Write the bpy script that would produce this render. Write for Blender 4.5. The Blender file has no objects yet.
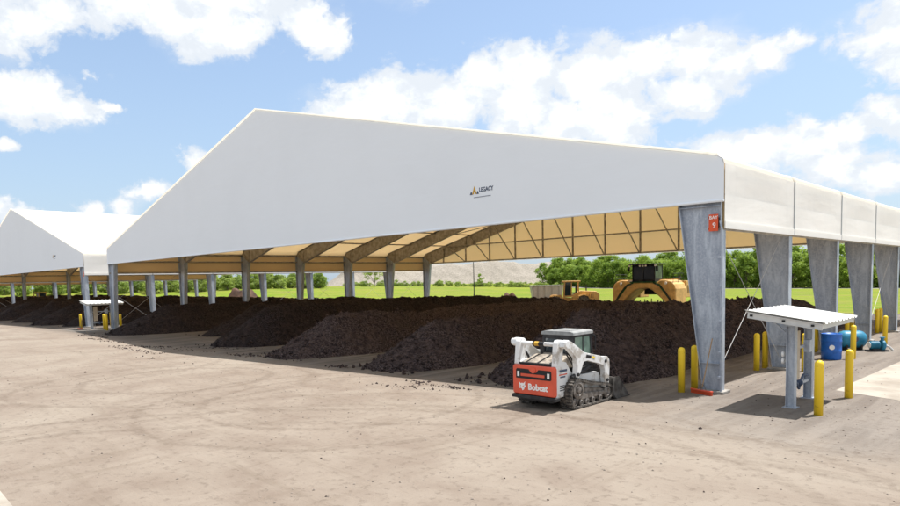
import bpy, bmesh, math, random
from mathutils import Vector, Matrix, noise
random.seed(7)
SC = bpy.context.scene
COL = SC.collection
PI = math.pi

# ------------------------------------------------------------------ helpers
class MB:
    """collects polygons; build() links them as ONE mesh object"""
    def __init__(s): s.v = []; s.f = []; s.m = []; s.mi = 0
    def add(s, vs, fs):
        b = len(s.v); s.v += [tuple(v) for v in vs]
        s.f += [tuple(b+i for i in f) for f in fs]; s.m += [s.mi]*len(fs)
        return s
    def box(s, c, d, rot=None):
        x, y, z = d[0]/2, d[1]/2, d[2]/2
        p = [Vector(q) for q in ((-x,-y,-z),(x,-y,-z),(x,y,-z),(-x,y,-z),(-x,-y,z),(x,-y,z),(x,y,z),(-x,y,z))]
        if rot is not None: p = [rot @ q for q in p]
        c = Vector(c)
        return s.add([c+q for q in p], [(0,3,2,1),(4,5,6,7),(0,1,5,4),(1,2,6,5),(2,3,7,6),(3,0,4,7)])
    def prism(s, pts, axis, a, b):
        """polygon (two other axes in x,y,z order) extruded along axis from a to b"""
        def mk(p, t):
            return {'x': (t, p[0], p[1]), 'y': (p[0], t, p[1]), 'z': (p[0], p[1], t)}[axis]
        n = len(pts)
        ar = sum(pts[i][0]*pts[(i+1)%n][1]-pts[(i+1)%n][0]*pts[i][1] for i in range(n))
        if (ar < 0) != (axis == 'y'): pts = pts[::-1]
        if a > b: a, b = b, a
        v = [mk(p, a) for p in pts]+[mk(p, b) for p in pts]
        f = [tuple(range(n-1, -1, -1)), tuple(range(n, 2*n))]
        f += [(i, (i+1)%n, n+(i+1)%n, n+i) for i in range(n)]
        return s.add(v, f)
    def tube(s, p0, p1, r, n=8, r2=None, caps=True):
        p0, p1 = Vector(p0), Vector(p1); d = (p1-p0).normalized()
        a = d.orthogonal().normalized(); b = d.cross(a); r2 = r if r2 is None else r2
        v = [p0+(a*math.cos(t)+b*math.sin(t))*r for t in [2*PI*i/n for i in range(n)]]
        v += [p1+(a*math.cos(t)+b*math.sin(t))*r2 for t in [2*PI*i/n for i in range(n)]]
        f = [(i, (i+1)%n, n+(i+1)%n, n+i) for i in range(n)]
        if caps: f += [tuple(range(n-1,-1,-1)), tuple(range(n, 2*n))]
        return s.add(v, f)
    def path(s, pts, r, n=6):
        for i in range(len(pts)-1): s.tube(pts[i], pts[i+1], r, n)
        return s
    def lathe(s, prof, c=(0,0,0), axis='z', n=20):
        """prof: list of (radius, height)"""
        c = Vector(c); v = []; f = []
        for r, h in prof:
            for i in range(n):
                t = 2*PI*i/n; x, y = r*math.cos(t), r*math.sin(t)
                v.append(c+Vector({'z': (x,y,h), 'x': (h,x,y), 'y': (y,h,x)}[axis]))
        k = len(prof)
        for j in range(k-1):
            f += [(j*n+i, j*n+(i+1)%n, (j+1)*n+(i+1)%n, (j+1)*n+i) for i in range(n)]
        f += [tuple(range(n-1,-1,-1)), tuple(range((k-1)*n, k*n))]
        return s.add(v, f)
    def beam(s, p0, p1, w, h):
        """rectangular bar between two points; h is measured roughly upward"""
        p0, p1 = Vector(p0), Vector(p1); d = (p1-p0); L = d.length; d.normalize()
        up = Vector((0,0,1)) if abs(d.z) < .95 else Vector((0,1,0))
        x = d.cross(up).normalized(); u = x.cross(d)
        R = Matrix((x, d, u)).transposed()
        return s.box((p0+p1)/2, (w, L, h), R)
    def build(s, name, mats, parent=None, smooth=False, bevel=0, loc=None, recalc=True):
        me = bpy.data.meshes.new(name)
        me.from_pydata(s.v, [], s.f)
        if not isinstance(mats, (list, tuple)): mats = [mats]
        for m in mats: me.materials.append(m)
        if len(mats) > 1: me.polygons.foreach_set('material_index', s.m)
        if smooth: me.polygons.foreach_set('use_smooth', [True]*len(s.f))
        me.update()
        if recalc and len(s.f) > 1:
            bm = bmesh.new(); bm.from_mesh(me); bmesh.ops.recalc_face_normals(bm, faces=bm.faces[:]); bm.to_mesh(me); bm.free()
        o = bpy.data.objects.new(name, me); COL.objects.link(o)
        if parent is not None: o.parent = parent
        if loc is not None: o.location = loc
        if bevel:
            b = o.modifiers.new('bevel', 'BEVEL'); b.width = bevel; b.segments = 2; b.limit_method = 'ANGLE'
            b.angle_limit = math.radians(40)
        return o

def tag(o, label=None, cat=None, group=None, kind=None):
    for k, v in (('label', label), ('category', cat), ('group', group), ('kind', kind)):
        if v: o[k] = v
    return o
def thing(name, label, cat, loc=(0,0,0), rz=0, group=None):
    o = bpy.data.objects.new(name, None); COL.objects.link(o)
    o.location = loc; o.rotation_euler = (0,0,rz); o.empty_display_size = .3
    return tag(o, label, cat, group)
def copy_tree(o, parent=None):
    c = o.copy(); COL.objects.link(c)
    if parent is not None: c.parent = parent
    for ch in [q for q in bpy.data.objects if q.parent == o]: copy_tree(ch, c)
    return c
def copy_thing(src, label, loc, rz=None, group=None):
    c = copy_tree(src); c.location = loc; c['label'] = label
    if rz is not None: c.rotation_euler = (0,0,rz)
    if group: c['group'] = group
    return c
def smooth(a, b, x):
    t = min(1, max(0, (x-a)/(b-a))); return t*t*(3-2*t)
def text_obj(name, body, size, mat, parent, M, bold=.0, depth=.003, shear=0, width=None):
    cu = bpy.data.curves.new(name, 'FONT'); cu.body = body; cu.size = size; cu.extrude = depth; cu.offset = bold
    cu.align_x = 'CENTER'; cu.align_y = 'CENTER'; cu.shear = shear; cu.resolution_u = 3
    t = bpy.data.objects.new(name, cu); COL.objects.link(t)
    dg = bpy.context.evaluated_depsgraph_get()
    me = bpy.data.meshes.new_from_object(t.evaluated_get(dg))
    bpy.data.objects.remove(t)
    me.materials.clear(); me.materials.append(mat); me.name = name
    if width:
        xs = [v.co.x for v in me.vertices]; k = width/(max(xs)-min(xs))
        for v in me.vertices: v.co.x *= k
    me.transform(M)
    o = bpy.data.objects.new(name, me); COL.objects.link(o)
    if parent is not None: o.parent = parent
    return o

# ------------------------------------------------------------------ materials
class NT:
    def __init__(s, tree): s.t = tree; s.n = tree.nodes; s.l = tree.links
    def node(s, typ, **kw):
        n = s.n.new(typ)
        for k, v in kw.items():
            if k.startswith('i_'):
                key = k[2:]; key = int(key) if key.isdigit() else key.replace('_', ' ')
                s.put(n.inputs[key], v)
            else: setattr(n, k, v)
        return n
    def put(s, sock, v):
        if isinstance(v, bpy.types.NodeSocket): s.l.new(v, sock)
        else: sock.default_value = v
    def math(s, op, a, b=0, c=None, clamp=False):
        n = s.n.new('ShaderNodeMath'); n.operation = op; n.use_clamp = clamp
        s.put(n.inputs[0], a); s.put(n.inputs[1], b)
        if c is not None: s.put(n.inputs[2], c)
        return n.outputs[0]
    def vmath(s, op, a, b=(0,0,0), out=0):
        n = s.n.new('ShaderNodeVectorMath'); n.operation = op
        s.put(n.inputs[0], a); s.put(n.inputs[1], b); return n.outputs[out]
    def noise(s, vec, scale, detail=4, rough=.55, dist=0):
        n = s.n.new('ShaderNodeTexNoise'); s.put(n.inputs['Vector'], vec)
        n.inputs['Scale'].default_value = scale; n.inputs['Detail'].default_value = detail
        n.inputs['Roughness'].default_value = rough; n.inputs['Distortion'].default_value = dist
        return n.outputs['Fac']
    def ramp(s, fac, stops):
        n = s.n.new('ShaderNodeValToRGB'); e = n.color_ramp.elements
        while len(e) < len(stops): e.new(.5)
        for q, (p, c) in zip(e, stops): q.position = p; q.color = (c, c, c, 1) if not isinstance(c, tuple) else (*c, 1)
        s.put(n.inputs[0], fac); return n.outputs[0]
    def step(s, x, a, b):
        n = s.n.new('ShaderNodeMapRange'); n.interpolation_type = 'SMOOTHSTEP'
        s.put(n.inputs[0], x); s.put(n.inputs[1], a); s.put(n.inputs[2], b); return n.outputs[0]
    def mix(s, fac, a, b, mode='MIX'):
        n = s.n.new('ShaderNodeMix'); n.data_type = 'RGBA'; n.blend_type = mode
        s.put(n.inputs[0], fac); s.put(n.inputs[6], a if not isinstance(a, tuple) else (*a[:3], 1))
        s.put(n.inputs[7], b if not isinstance(b, tuple) else (*b[:3], 1)); return n.outputs[2]
    def scale(s, vec, sc, rot=0):
        n = s.n.new('ShaderNodeMapping'); s.put(n.inputs[0], vec); n.inputs['Scale'].default_value = sc
        n.inputs['Rotation'].default_value = (0,0,rot); return n.outputs[0]

def new_mat(name):
    m = bpy.data.materials.new(name); m.use_nodes = True
    t = NT(m.node_tree); bsdf = m.node_tree.nodes['Principled BSDF']
    return m, t, bsdf
def obj_coord(t): return t.node('ShaderNodeTexCoord').outputs['Object']
def mat(name, c, rough=.6, metal=0, var=.15, sc=3., c2=None, bump=0, bsc=20, spec=.3, coat=0, detail=5, thresh=None):
    m, t, b = new_mat(name); v = obj_coord(t)
    c2 = c2 or tuple(max(0, q*(1-var*1.6)) for q in c)
    n = t.noise(v, sc, detail, .6)
    lo, hi = thresh or (.32, .68)
    t.put(b.inputs['Base Color'], t.mix(t.step(n, lo, hi), c2, c))
    b.inputs['Roughness'].default_value = rough; b.inputs['Metallic'].default_value = metal
    b.inputs['Specular IOR Level'].default_value = spec; b.inputs['Coat Weight'].default_value = coat
    if bump:
        bp = t.node('ShaderNodeBump'); bp.inputs['Strength'].default_value = min(1, bump); bp.inputs['Distance'].default_value = .02
        t.put(bp.inputs['Height'], t.noise(v, bsc, 6, .65)); t.put(b.inputs['Normal'], bp.outputs[0])
    return m

M = {}
M['yellow'] = mat('yellow_paint', (.86,.60,.03), .45, 0, .12, 6, c2=(.50,.32,.03), thresh=(.28,.42), spec=.4)
M['machine_yellow'] = mat('machine_yellow', (.74,.46,.17), .5, 0, .2, 2)
M['white_paint'] = mat('white_paint', (.74,.75,.75), .38, 0, .10, 3, c2=(.44,.41,.37), thresh=(.36,.5))
M['red_paint'] = mat('red_paint', (.72,.105,.055), .35, 0, .1, 3, coat=.3)
M['sign_red'] = mat('sign_red', (.70,.10,.035), .5, 0, .08, 3)
M['black'] = mat('black_plastic', (.02,.02,.022), .5, 0, .2, 8)
M['dark'] = mat('dark_steel', (.055,.055,.058), .55, .4, .3, 6)
M['rubber'] = mat('rubber_dusty', (.165,.145,.125), .85, 0, .4, 9, c2=(.03,.03,.03), bump=.3)
M['steel_worn'] = mat('worn_steel', (.30,.28,.26), .5, .55, .4, 7, c2=(.12,.105,.095))
M['grey_roof'] = mat('grey_cab_roof', (.30,.31,.31), .55, 0, .2, 5)
M['letter_white'] = mat('letter_white', (.82,.82,.8), .5, 0, .03, 5)
M['letter_dark'] = mat('letter_dark', (.075,.10,.16), .6, 0, .1, 5)
M['logo_gold'] = mat('logo_gold', (.62,.36,.05), .6, 0, .1, 5)
M['green_trim'] = mat('green_trim', (.02,.10,.03), .5, 0, .1, 5)
M['blue_plastic'] = mat('blue_plastic', (.015,.13,.50), .4, 0, .15, 5, spec=.45)
M['teal'] = mat('teal_paint', (.03,.22,.36), .42, 0, .2, 4)
M['wood'] = mat('wood_handle', (.45,.30,.17), .6, 0, .2, 9)
M['tan_panel'] = mat('tan_panel', (.52,.44,.33), .6, 0, .12, 4)
M['cable'] = mat('galvanised_cable', (.5,.5,.5), .5, .5, .1, 9)
M['concrete'] = mat('footing_concrete', (.36,.34,.31), .9, 0, .25, 3, bump=.3)
M['frame_steel'] = mat('frame_steel', (.42,.385,.33), .55, .35, .25, 2.5)
M['rail_white'] = mat('rail_aluminium', (.62,.62,.60), .5, .3, .08, 3)
M['keder'] = mat('keder_grey', (.42,.43,.44), .5, .3, .05, 3)
M['sheet_roof'] = mat('ribbed_sheet', (.66,.66,.63), .45, .15, .12, 2.5)

def glass_mat():
    m, t, b = new_mat('cab_glass')
    b.inputs['Base Color'].default_value = (.02,.035,.045,1); b.inputs['Roughness'].default_value = .05
    b.inputs['Specular IOR Level'].default_value = .8
    return m
M['glass'] = glass_mat()
M['glass_dark'] = mat('dark_glass', (.012,.014,.022), .15, 0, .2, 2, spec=.25)
M['glass_green'] = mat('tinted_glass', (.20,.30,.24), .12, 0, .25, 2.2, spec=.7)

def galv():
    m, t, b = new_mat('galvanised_steel'); v = obj_coord(t)
    streak = t.noise(t.scale(v, (2.4, 2.4, .55), 0), 1.5, 7, .68, .8)
    spang = t.noise(v, 16, 3, .6)
    c = t.mix(t.step(streak, .40, .66), (.30,.34,.41), (.47,.52,.585))
    c = t.mix(t.math('MULTIPLY', t.step(spang, .42, .7), .35), c, (.60,.63,.67))
    t.put(b.inputs['Base Color'], c)
    b.inputs['Metallic'].default_value = .30; b.inputs['Specular IOR Level'].default_value = .4
    t.put(b.inputs['Roughness'], t.math('MULTIPLY_ADD', streak, .3, .35))
    return m
M['galv'] = galv()

def fabric(name, col, trans, tcol, panel=0):
    m, t, b = new_mat(name); v = obj_coord(t)
    t.n.remove(b); out = [n for n in t.n if n.type == 'OUTPUT_MATERIAL'][0]
    wrinkle = t.noise(t.scale(v, (.35, .35, 1.2)), 1.2, 4, .5, .4)
    dirt = t.noise(v, .22, 5, .6)
    c = t.mix(t.math('MULTIPLY', t.step(dirt, .35, .75), .10), col, tuple(q*.72 for q in col))
    bp = t.node('ShaderNodeBump'); bp.inputs['Strength'].default_value = .25; bp.inputs['Distance'].default_value = .08
    t.put(bp.inputs['Height'], wrinkle)
    d = t.node('ShaderNodeBsdfDiffuse'); t.put(d.inputs['Color'], c); t.put(d.inputs['Normal'], bp.outputs[0])
    tr = t.node('ShaderNodeBsdfTranslucent'); tr.inputs['Color'].default_value = (*tcol, 1)
    mx = t.node('ShaderNodeMixShader'); mx.inputs[0].default_value = trans
    t.l.new(d.outputs[0], mx.inputs[1]); t.l.new(tr.outputs[0], mx.inputs[2]); t.l.new(mx.outputs[0], out.inputs['Surface'])
    return m
M['fabric_roof'] = fabric('white_roof_fabric', (.84,.84,.83), .60, (.95,.92,.85))
M['fabric_gable'] = fabric('white_gable_fabric', (.83,.88,.935), .05, (.9,.9,.9))
M['fabric_side'] = fabric('white_side_fabric', (.90,.90,.88), .30, (.97,.93,.85))
M['fabric_back'] = fabric('white_back_fabric', (.80,.80,.80), .68, (.97,.94,.88))
M['liner'] = fabric('tan_liner_fabric', (.87,.69,.43), .5, (.98,.77,.47))

def compost_mat(name, k):
    m, t, b = new_mat(name); v = obj_coord(t)
    n1 = t.noise(v, 12, 8, .8); n2 = t.noise(v, .8, 4, .55); n3 = t.noise(v, 34, 3, .7)
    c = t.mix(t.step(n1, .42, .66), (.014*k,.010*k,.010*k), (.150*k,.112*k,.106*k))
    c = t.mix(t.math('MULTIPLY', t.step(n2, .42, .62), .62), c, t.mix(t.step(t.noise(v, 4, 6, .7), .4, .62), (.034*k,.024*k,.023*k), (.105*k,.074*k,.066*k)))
    c = t.mix(t.step(n3, .74, .82), c, (.36*k,.30*k,.25*k))
    t.put(b.inputs['Base Color'], c); b.inputs['Roughness'].default_value = .95; b.inputs['Specular IOR Level'].default_value = .12
    bp = t.node('ShaderNodeBump'); bp.inputs['Strength'].default_value = 1; bp.inputs['Distance'].default_value = .10
    t.put(bp.inputs['Height'], t.noise(v, 7, 8, .75)); t.put(b.inputs['Normal'], bp.outputs[0])
    return m
M['compost'] = compost_mat('dark_compost', 1.0)
M['compost_shaded'] = compost_mat('shaded_compost', .45)  # darker copy of the compost colour, with the left windrows' shade painted in

def ground_mat():
    m, t, b = new_mat('dusty_yard'); v = obj_coord(t)
    sep = t.node('ShaderNodeSeparateXYZ'); t.l.new(v, sep.inputs[0]); X, Y = sep.outputs[0], sep.outputs[1]
    big = t.noise(v, .11, 5, .6, .6); mid = t.noise(v, .55, 6, .62, .5); fine = t.noise(v, 5, 8, .7); grit = t.noise(v, 38, 3, .7)
    streakx = t.noise(t.scale(v, (.12, 1.3, 1), .18), 1.3, 6, .65, .6)
    streaky = t.noise(t.scale(v, (1.5, .14, 1), .35), 1.1, 6, .65, .5)
    sand = t.mix(t.step(mid, .22, .74), (.180,.141,.112), (.246,.206,.167))
    sand = t.mix(t.math('MULTIPLY', t.step(big, .44, .62), .7), sand, (.268,.230,.187))
    sand = t.mix(t.math('MULTIPLY', t.step(streakx, .54, .72), .40), sand, (.150,.118,.088))
    sand = t.mix(t.math('MULTIPLY', t.step(streaky, .57, .72), .42), sand, (.155,.121,.091))
    # greyer, packed surface under the roofs and along the columns
    wob = t.math('MULTIPLY', t.math('SUBTRACT', mid, .5), 5.0)
    m1 = t.step(t.math('ADD', Y, wob), -4.2, -1.6)
    m2 = t.step(t.math('ADD', X, wob), -3.5, 1.5)
    m2 = t.math('MULTIPLY', m2, t.step(t.math('ADD', Y, wob), -7.0, -2.5))
    gm = t.math('MAXIMUM', m1, m2)
    grey = t.mix(t.step(streaky, .36, .66), (.135,.116,.101), (.205,.180,.156))
    grey = t.mix(t.math('MULTIPLY', t.step(mid, .52, .72), .55), grey, (.215,.192,.168))
    c = t.mix(t.math('MULTIPLY', gm, .85), sand, grey)
    soil_and_shade = t.math('MULTIPLY', t.step(t.math('ADD', Y, t.math('MULTIPLY', wob, .5)), -4.4, -2.2), t.math('SUBTRACT', 1, t.step(t.math('ADD', X, wob), -3.6, -1.8)))  # soil stain, also spread to the roof's shadow edge to paint its shade darker
    c = t.mix(t.math('MULTIPLY', soil_and_shade, t.math('MULTIPLY_ADD', t.step(streaky, .35, .62), -.45, .82)), c, (.072,.060,.052))
    # dark crumbs of compost trodden in near the windrows
    cr = t.math('MULTIPLY', t.step(fine, .60, .70), t.step(mid, .44, .66))
    near = t.math('MULTIPLY', t.step(Y, -11, -3.5), .75)
    near = t.math('ADD', near, .22)
    c = t.mix(t.math('MULTIPLY', cr, near), c, (.055,.042,.035))
    # wheel tracks turning in the yard: circles of churned dust
    for cx, cy, R, w, k in ((-17.6,-8.9,3.3,.22,.5),(-17.2,-9.4,5.1,.25,.42),(-8.8,-7.4,4.2,.16,.45),(-8.6,-7.6,5.8,.16,.45),(-27,-10.5,7.5,.25,.35),(-1.5,-14.5,9.0,.2,.35),(-1.5,-14.5,10.7,.2,.35),(3.5,-22,15.5,.22,.4),(3.5,-22,17.3,.22,.4)):
        p = t.vmath('DISTANCE', v, (cx,cy,0), 1)
        p = t.math('ADD', p, t.math('MULTIPLY', t.math('SUBTRACT', big, .5), 2.2))
        band = t.math('SUBTRACT', 1, t.step(t.math('ABSOLUTE', t.math('SUBTRACT', p, R)), w*.4, w*1.3))
        br = t.math('MULTIPLY', t.step(fine, .36, .52), t.step(streakx, .32, .48))
        c = t.mix(t.math('MULTIPLY', t.math('MULTIPLY', band, br), k*.75), c, (.115,.087,.066))
    c = t.mix(t.math('MULTIPLY', t.step(fine, .53, .62), .38), c, (.110,.085,.066))
    c = t.mix(t.math('MULTIPLY', t.step(grit, .64, .74), .7), c, (.085,.068,.055))
    c = t.mix(t.math('MULTIPLY', t.math('SUBTRACT', 1, t.step(grit, .28, .38)), .22), c, (.33,.285,.235))
    t.put(b.inputs['Base Color'], c); b.inputs['Roughness'].default_value = .95; b.inputs['Specular IOR Level'].default_value = .15
    h = t.math('ADD', t.math('MULTIPLY', fine, .7), t.math('ADD', t.math('MULTIPLY', grit, .35), t.math('MULTIPLY', streakx, 1.4)))
    bp = t.node('ShaderNodeBump'); bp.inputs['Strength'].default_value = .55; bp.inputs['Distance'].default_value = .05
    t.put(bp.inputs['Height'], h); t.put(b.inputs['Normal'], bp.outputs[0])
    return m
M['ground'] = ground_mat()
M['slab'] = mat('pale_concrete', (.36,.325,.275), .9, 0, .15, .7, c2=(.255,.22,.18), bump=.25, bsc=6, detail=8, thresh=(.3,.6))
M['pad_dark'] = mat('damp_pad', (.17,.15,.13), .9, 0, .3, 1.2, bump=.4, bsc=8, detail=8)

def grass_mat():
    m, t, b = new_mat('field_grass'); v = obj_coord(t)
    a = t.noise(v, .045, 6, .65, .3); f = t.noise(v, 1.1, 6, .75); s = t.noise(t.scale(v, (.03,.35,1), .1), 1, 5, .6)
    c = t.mix(t.step(a, .35, .65), (.11,.185,.013), (.185,.225,.02))
    c = t.mix(t.math('MULTIPLY', t.step(s, .42, .62), .85), c, (.205,.205,.042))
    c = t.mix(t.math('MULTIPLY', t.step(t.noise(v, .13, 6, .7, .4), .50, .66), .55), c, (.19,.165,.06))
    c = t.mix(t.math('MULTIPLY', t.step(f, .5, .72), .6), c, (.055,.10,.014))
    t.put(b.inputs['Base Color'], c); b.inputs['Roughness'].default_value = .95; b.inputs['Specular IOR Level'].default_value = .1
    bp = t.node('ShaderNodeBump'); bp.inputs['Strength'].default_value = .8; bp.inputs['Distance'].default_value = .25
    t.put(bp.inputs['Height'], f); t.put(b.inputs['Normal'], bp.outputs[0])
    return m
M['grass'] = grass_mat()
M['track'] = mat('pale_track', (.34,.32,.285), .95, 0, .1, .3)
M['gravel'] = mat('spoil_gravel', (.30,.268,.228), .95, 0, .25, 1.6, c2=(.215,.192,.16), bump=.8, bsc=1.2, detail=10)
M['compost_brown'] = mat('brown_compost', (.13,.075,.05), .95, 0, .3, .5, c2=(.05,.03,.022), bump=.9, bsc=2, detail=8)
M['bark'] = mat('bark', (.16,.13,.10), .9, 0, .3, 4)
def leaf_mat(name, a, b_, tr=.48):
    m, t, b = new_mat(name); v = obj_coord(t)
    n = t.noise(v, 1.0, 4, .7)
    oi = t.node('ShaderNodeObjectInfo').outputs['Random']
    c = t.mix(t.step(t.math('ADD', n, t.math('MULTIPLY', t.math('SUBTRACT', oi, .5), .22)), .34, .66), a, b_)
    out = [q for q in t.n if q.type == 'OUTPUT_MATERIAL'][0]
    t.put(b.inputs['Base Color'], c); b.inputs['Roughness'].default_value = .6; b.inputs['Specular IOR Level'].default_value = .2
    trn = t.node('ShaderNodeBsdfTranslucent'); t.put(trn.inputs['Color'], t.mix(.6, c, (.42,.55,.08)))
    mx = t.node('ShaderNodeMixShader'); mx.inputs[0].default_value = tr
    t.l.new(b.outputs[0], mx.inputs[1]); t.l.new(trn.outputs[0], mx.inputs[2]); t.l.new(mx.outputs[0], out.inputs['Surface'])
    return m
M['leaf'] = leaf_mat('hedge_leaves', (.11,.19,.03), (.27,.37,.06))
M['leaf_pale'] = leaf_mat('scrub_leaves', (.13,.20,.05), (.30,.36,.10))

# ------------------------------------------------------------------ camera, light, sky
cam = bpy.data.cameras.new('camera'); co = bpy.data.objects.new('camera', cam); COL.objects.link(co)
cr = Vector((0.711880,0.701878,-0.024378)); cu = Vector((-0.037477,0.072628,0.996655)); cb = Vector((0.701300,-0.708585,0.078007))
co.matrix_world = Matrix(((cr.x,cu.x,cb.x,7.6511),(cr.y,cu.y,cb.y,-19.2652),(cr.z,cu.z,cb.z,3.6),(0,0,0,1)))
cam.sensor_width = 36; cam.lens = 36*644.77/900; cam.shift_y = 77.9/900
cam.clip_start = .1; cam.clip_end = 6000
SC.camera = co

SUNV = Vector((.15,.37,1)).normalized()
sun = bpy.data.lights.new('sun', 'SUN'); so = bpy.data.objects.new('sun', sun); COL.objects.link(so)
so.rotation_euler = SUNV.to_track_quat('Z', 'Y').to_euler(); so.location = (0,0,60)
sun.energy = 4.4; sun.angle = math.radians(.53); sun.color = (1,.97,.93)
vs = SC.view_settings
SC.display_settings.display_device = 'sRGB'
vs.view_transform = 'Standard'; vs.look = 'None'; vs.gamma = 1; vs.use_curve_mapping = False
vs.exposure = 0.88

CLOUDS = [(-0.7724,0.5850,0.2475,0.0696),(-0.7283,0.6336,0.2610,0.0670),(-0.6832,0.6813,0.2629,0.0729),(-0.6263,0.7274,0.2804,0.0718),(-0.5629,0.7743,0.2891,0.0727),(-0.5123,0.8116,0.2807,0.0750),(-0.4517,0.8422,0.2943,0.0628),(-0.3942,0.8723,0.2892,0.0601),(-0.3503,0.8967,0.2706,0.0508),(-0.3100,0.9082,0.2811,0.0350),(-0.2765,0.9157,0.2915,0.0248),(-0.4845,0.8453,0.2254,0.0813),(-0.5998,0.7625,0.2428,0.0720),(-0.3990,0.8833,0.2461,0.0509),(-0.5565,0.8007,0.2220,0.0640),(-0.8489,0.4016,0.3436,0.0637),(-0.8658,0.3568,0.3508,0.0488),(-0.8286,0.4475,0.3364,0.0500),(-0.7711,0.5339,0.3470,0.0466),(-0.7753,0.5092,0.3736,0.0537),(-0.8751,0.3125,0.3695,0.0644),(-0.8221,0.4187,0.3858,0.0895),(-0.9050,0.2520,0.3428,0.0383),(-0.9233,0.2147,0.3185,0.0444),(-0.9358,0.1746,0.3061,0.0505),(-0.9430,0.2329,0.2378,0.0532),(-0.9498,0.1977,0.2425,0.0530),(-0.9321,0.2771,0.2333,0.0323),(-0.9196,0.3108,0.2403,0.0118),(-0.8958,0.4077,0.1768,0.0264),(-0.9262,0.3539,0.1304,0.0254),(-0.9373,0.3303,0.1109,0.0249),(-0.9521,0.2869,0.1056,0.0190),(-0.9648,0.1932,0.1785,0.0167),(-0.9765,0.1884,0.1045,0.0232),(-0.9709,0.2191,0.0970,0.0219),(-0.9162,0.2914,0.2751,0.0161),(-0.1846,0.9417,0.2812,0.0610),(-0.1660,0.9553,0.2445,0.0505),(-0.1506,0.9403,0.3052,0.0562),(-0.2777,0.9471,0.1608,0.0546),(-0.3291,0.9313,0.1561,0.0578),(-0.2283,0.9581,0.1732,0.0430),(-0.1866,0.9637,0.1911,0.0387),(-0.1870,0.9751,0.1191,0.0489),(-0.3758,0.9122,0.1636,0.0506),(-0.2452,0.9605,0.1317,0.0495),(-0.1425,0.9736,0.1783,0.0474),(-0.0969,0.9670,0.2356,0.0523),(-0.0770,0.9919,0.1007,0.0513),(-0.9622,0.1359,0.2361,0.0485),(-0.6649,0.5957,0.4506,0.0927),(-0.4550,0.7470,0.4846,0.0729),(-0.2587,0.8667,0.4264,0.0727),(-0.9193,0.1395,0.3679,0.0668)]
w = bpy.data.worlds.new('World'); SC.world = w; w.use_nodes = True
t = NT(w.node_tree)
bg = w.node_tree.nodes['Background']
sky = t.node('ShaderNodeTexSky', sky_type='NISHITA', sun_disc=False)
sky.sun_elevation = math.asin(SUNV.z); sky.sun_rotation = math.atan2(SUNV.x, SUNV.y)
sky.air_density = 1.0; sky.dust_density = 1.2; sky.ozone_density = 1.2; sky.altitude = 10
D = t.node('ShaderNodeTexCoord').outputs['Generated']
dz = t.node('ShaderNodeSeparateXYZ'); t.l.new(D, dz.inputs[0])
DW = t.vmath('ADD', D, t.vmath('MULTIPLY', t.vmath('SUBTRACT', t.node('ShaderNodeTexNoise', i_Vector=D, i_Scale=9.0, i_Detail=6.0, i_Roughness=.62).outputs['Color'], (.5,.5,.5)), (.11,.11,.07)))
acc = None
for x, y, z, r in CLOUDS:
    d = t.vmath('DISTANCE', t.vmath('MULTIPLY', DW, (1,1,1.55)), (x,y,z*1.55), 1)
    f = t.math('SUBTRACT', 1.0, t.math('DIVIDE', d, r*1.15))
    acc = f if acc is None else t.node('ShaderNodeMath', operation='SMOOTH_MAX', i_0=acc, i_1=f, i_2=.25).outputs[0]
n1 = t.noise(t.vmath('MULTIPLY', D, (1,1,1.4)), 26, 9, .62, .3)
n2 = t.noise(t.vmath('MULTIPLY', D, (1,1,2.0)), 7, 6, .6, .2)
fld = t.math('ADD', acc, t.math('MULTIPLY', t.math('SUBTRACT', n1, .5), 1.5))
dens = t.step(fld, .0, .40)
wisp = t.math('MULTIPLY', t.step(t.math('ADD', t.math('MULTIPLY', acc, .35), n2), .48, .86), .55)
dens = t.math('MAXIMUM', dens, wisp)
# unseen broken cloud added overhead and behind the camera as fill light
over = t.math('MULTIPLY', t.step(dz.outputs[2], .52, .66), t.step(t.noise(D, 3.2, 8, .6, .2), .33, .50))
back = t.math('MULTIPLY', t.step(t.vmath('DOT_PRODUCT', D, (.70,-.71,0), 1), -.10, .15), t.step(t.noise(D, 4.2, 8, .6, .2) , .30, .46))
dens = t.math('MAXIMUM', dens, t.math('MAXIMUM', over, back))
# thin bright veil that thickens towards the horizon
veil = t.math('SUBTRACT', 1, t.step(dz.outputs[2], -.02, .42))
skyc = t.mix(t.math('MULTIPLY_ADD', veil, .42, .30), sky.outputs[0], ((2.25,2.95,3.8)))
shade = t.noise(t.vmath('ADD', t.vmath('MULTIPLY', D, (1,1,1.6)), (0,0,.02)), 15, 7, .6)
body = t.step(t.math('ADD', fld, t.math('MULTIPLY', t.math('SUBTRACT', shade, .5), 1.6)), .30, 1.25)
cloudc = t.mix(body, ((4.1,4.35,4.65)), ((7.2,7.2,7.2)))
t.put(bg.inputs['Color'], t.mix(t.math('MULTIPLY', dens, .97), skyc, cloudc))
bg.inputs['Strength'].default_value = .113

# ------------------------------------------------------------------ ground
def sheet(name, pts, z, m):
    mb = MB(); mb.add([(x,y,z) for x,y in pts], [tuple(range(len(pts)))])
    return tag(mb.build(name, m), kind='structure')
g = MB(); g.add([(-3000,-3000,0),(3000,-3000,0),(3000,3000,0),(-3000,3000,0)], [(0,1,2,3)])
tag(g.build('ground', M['ground']), kind='structure')

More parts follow.
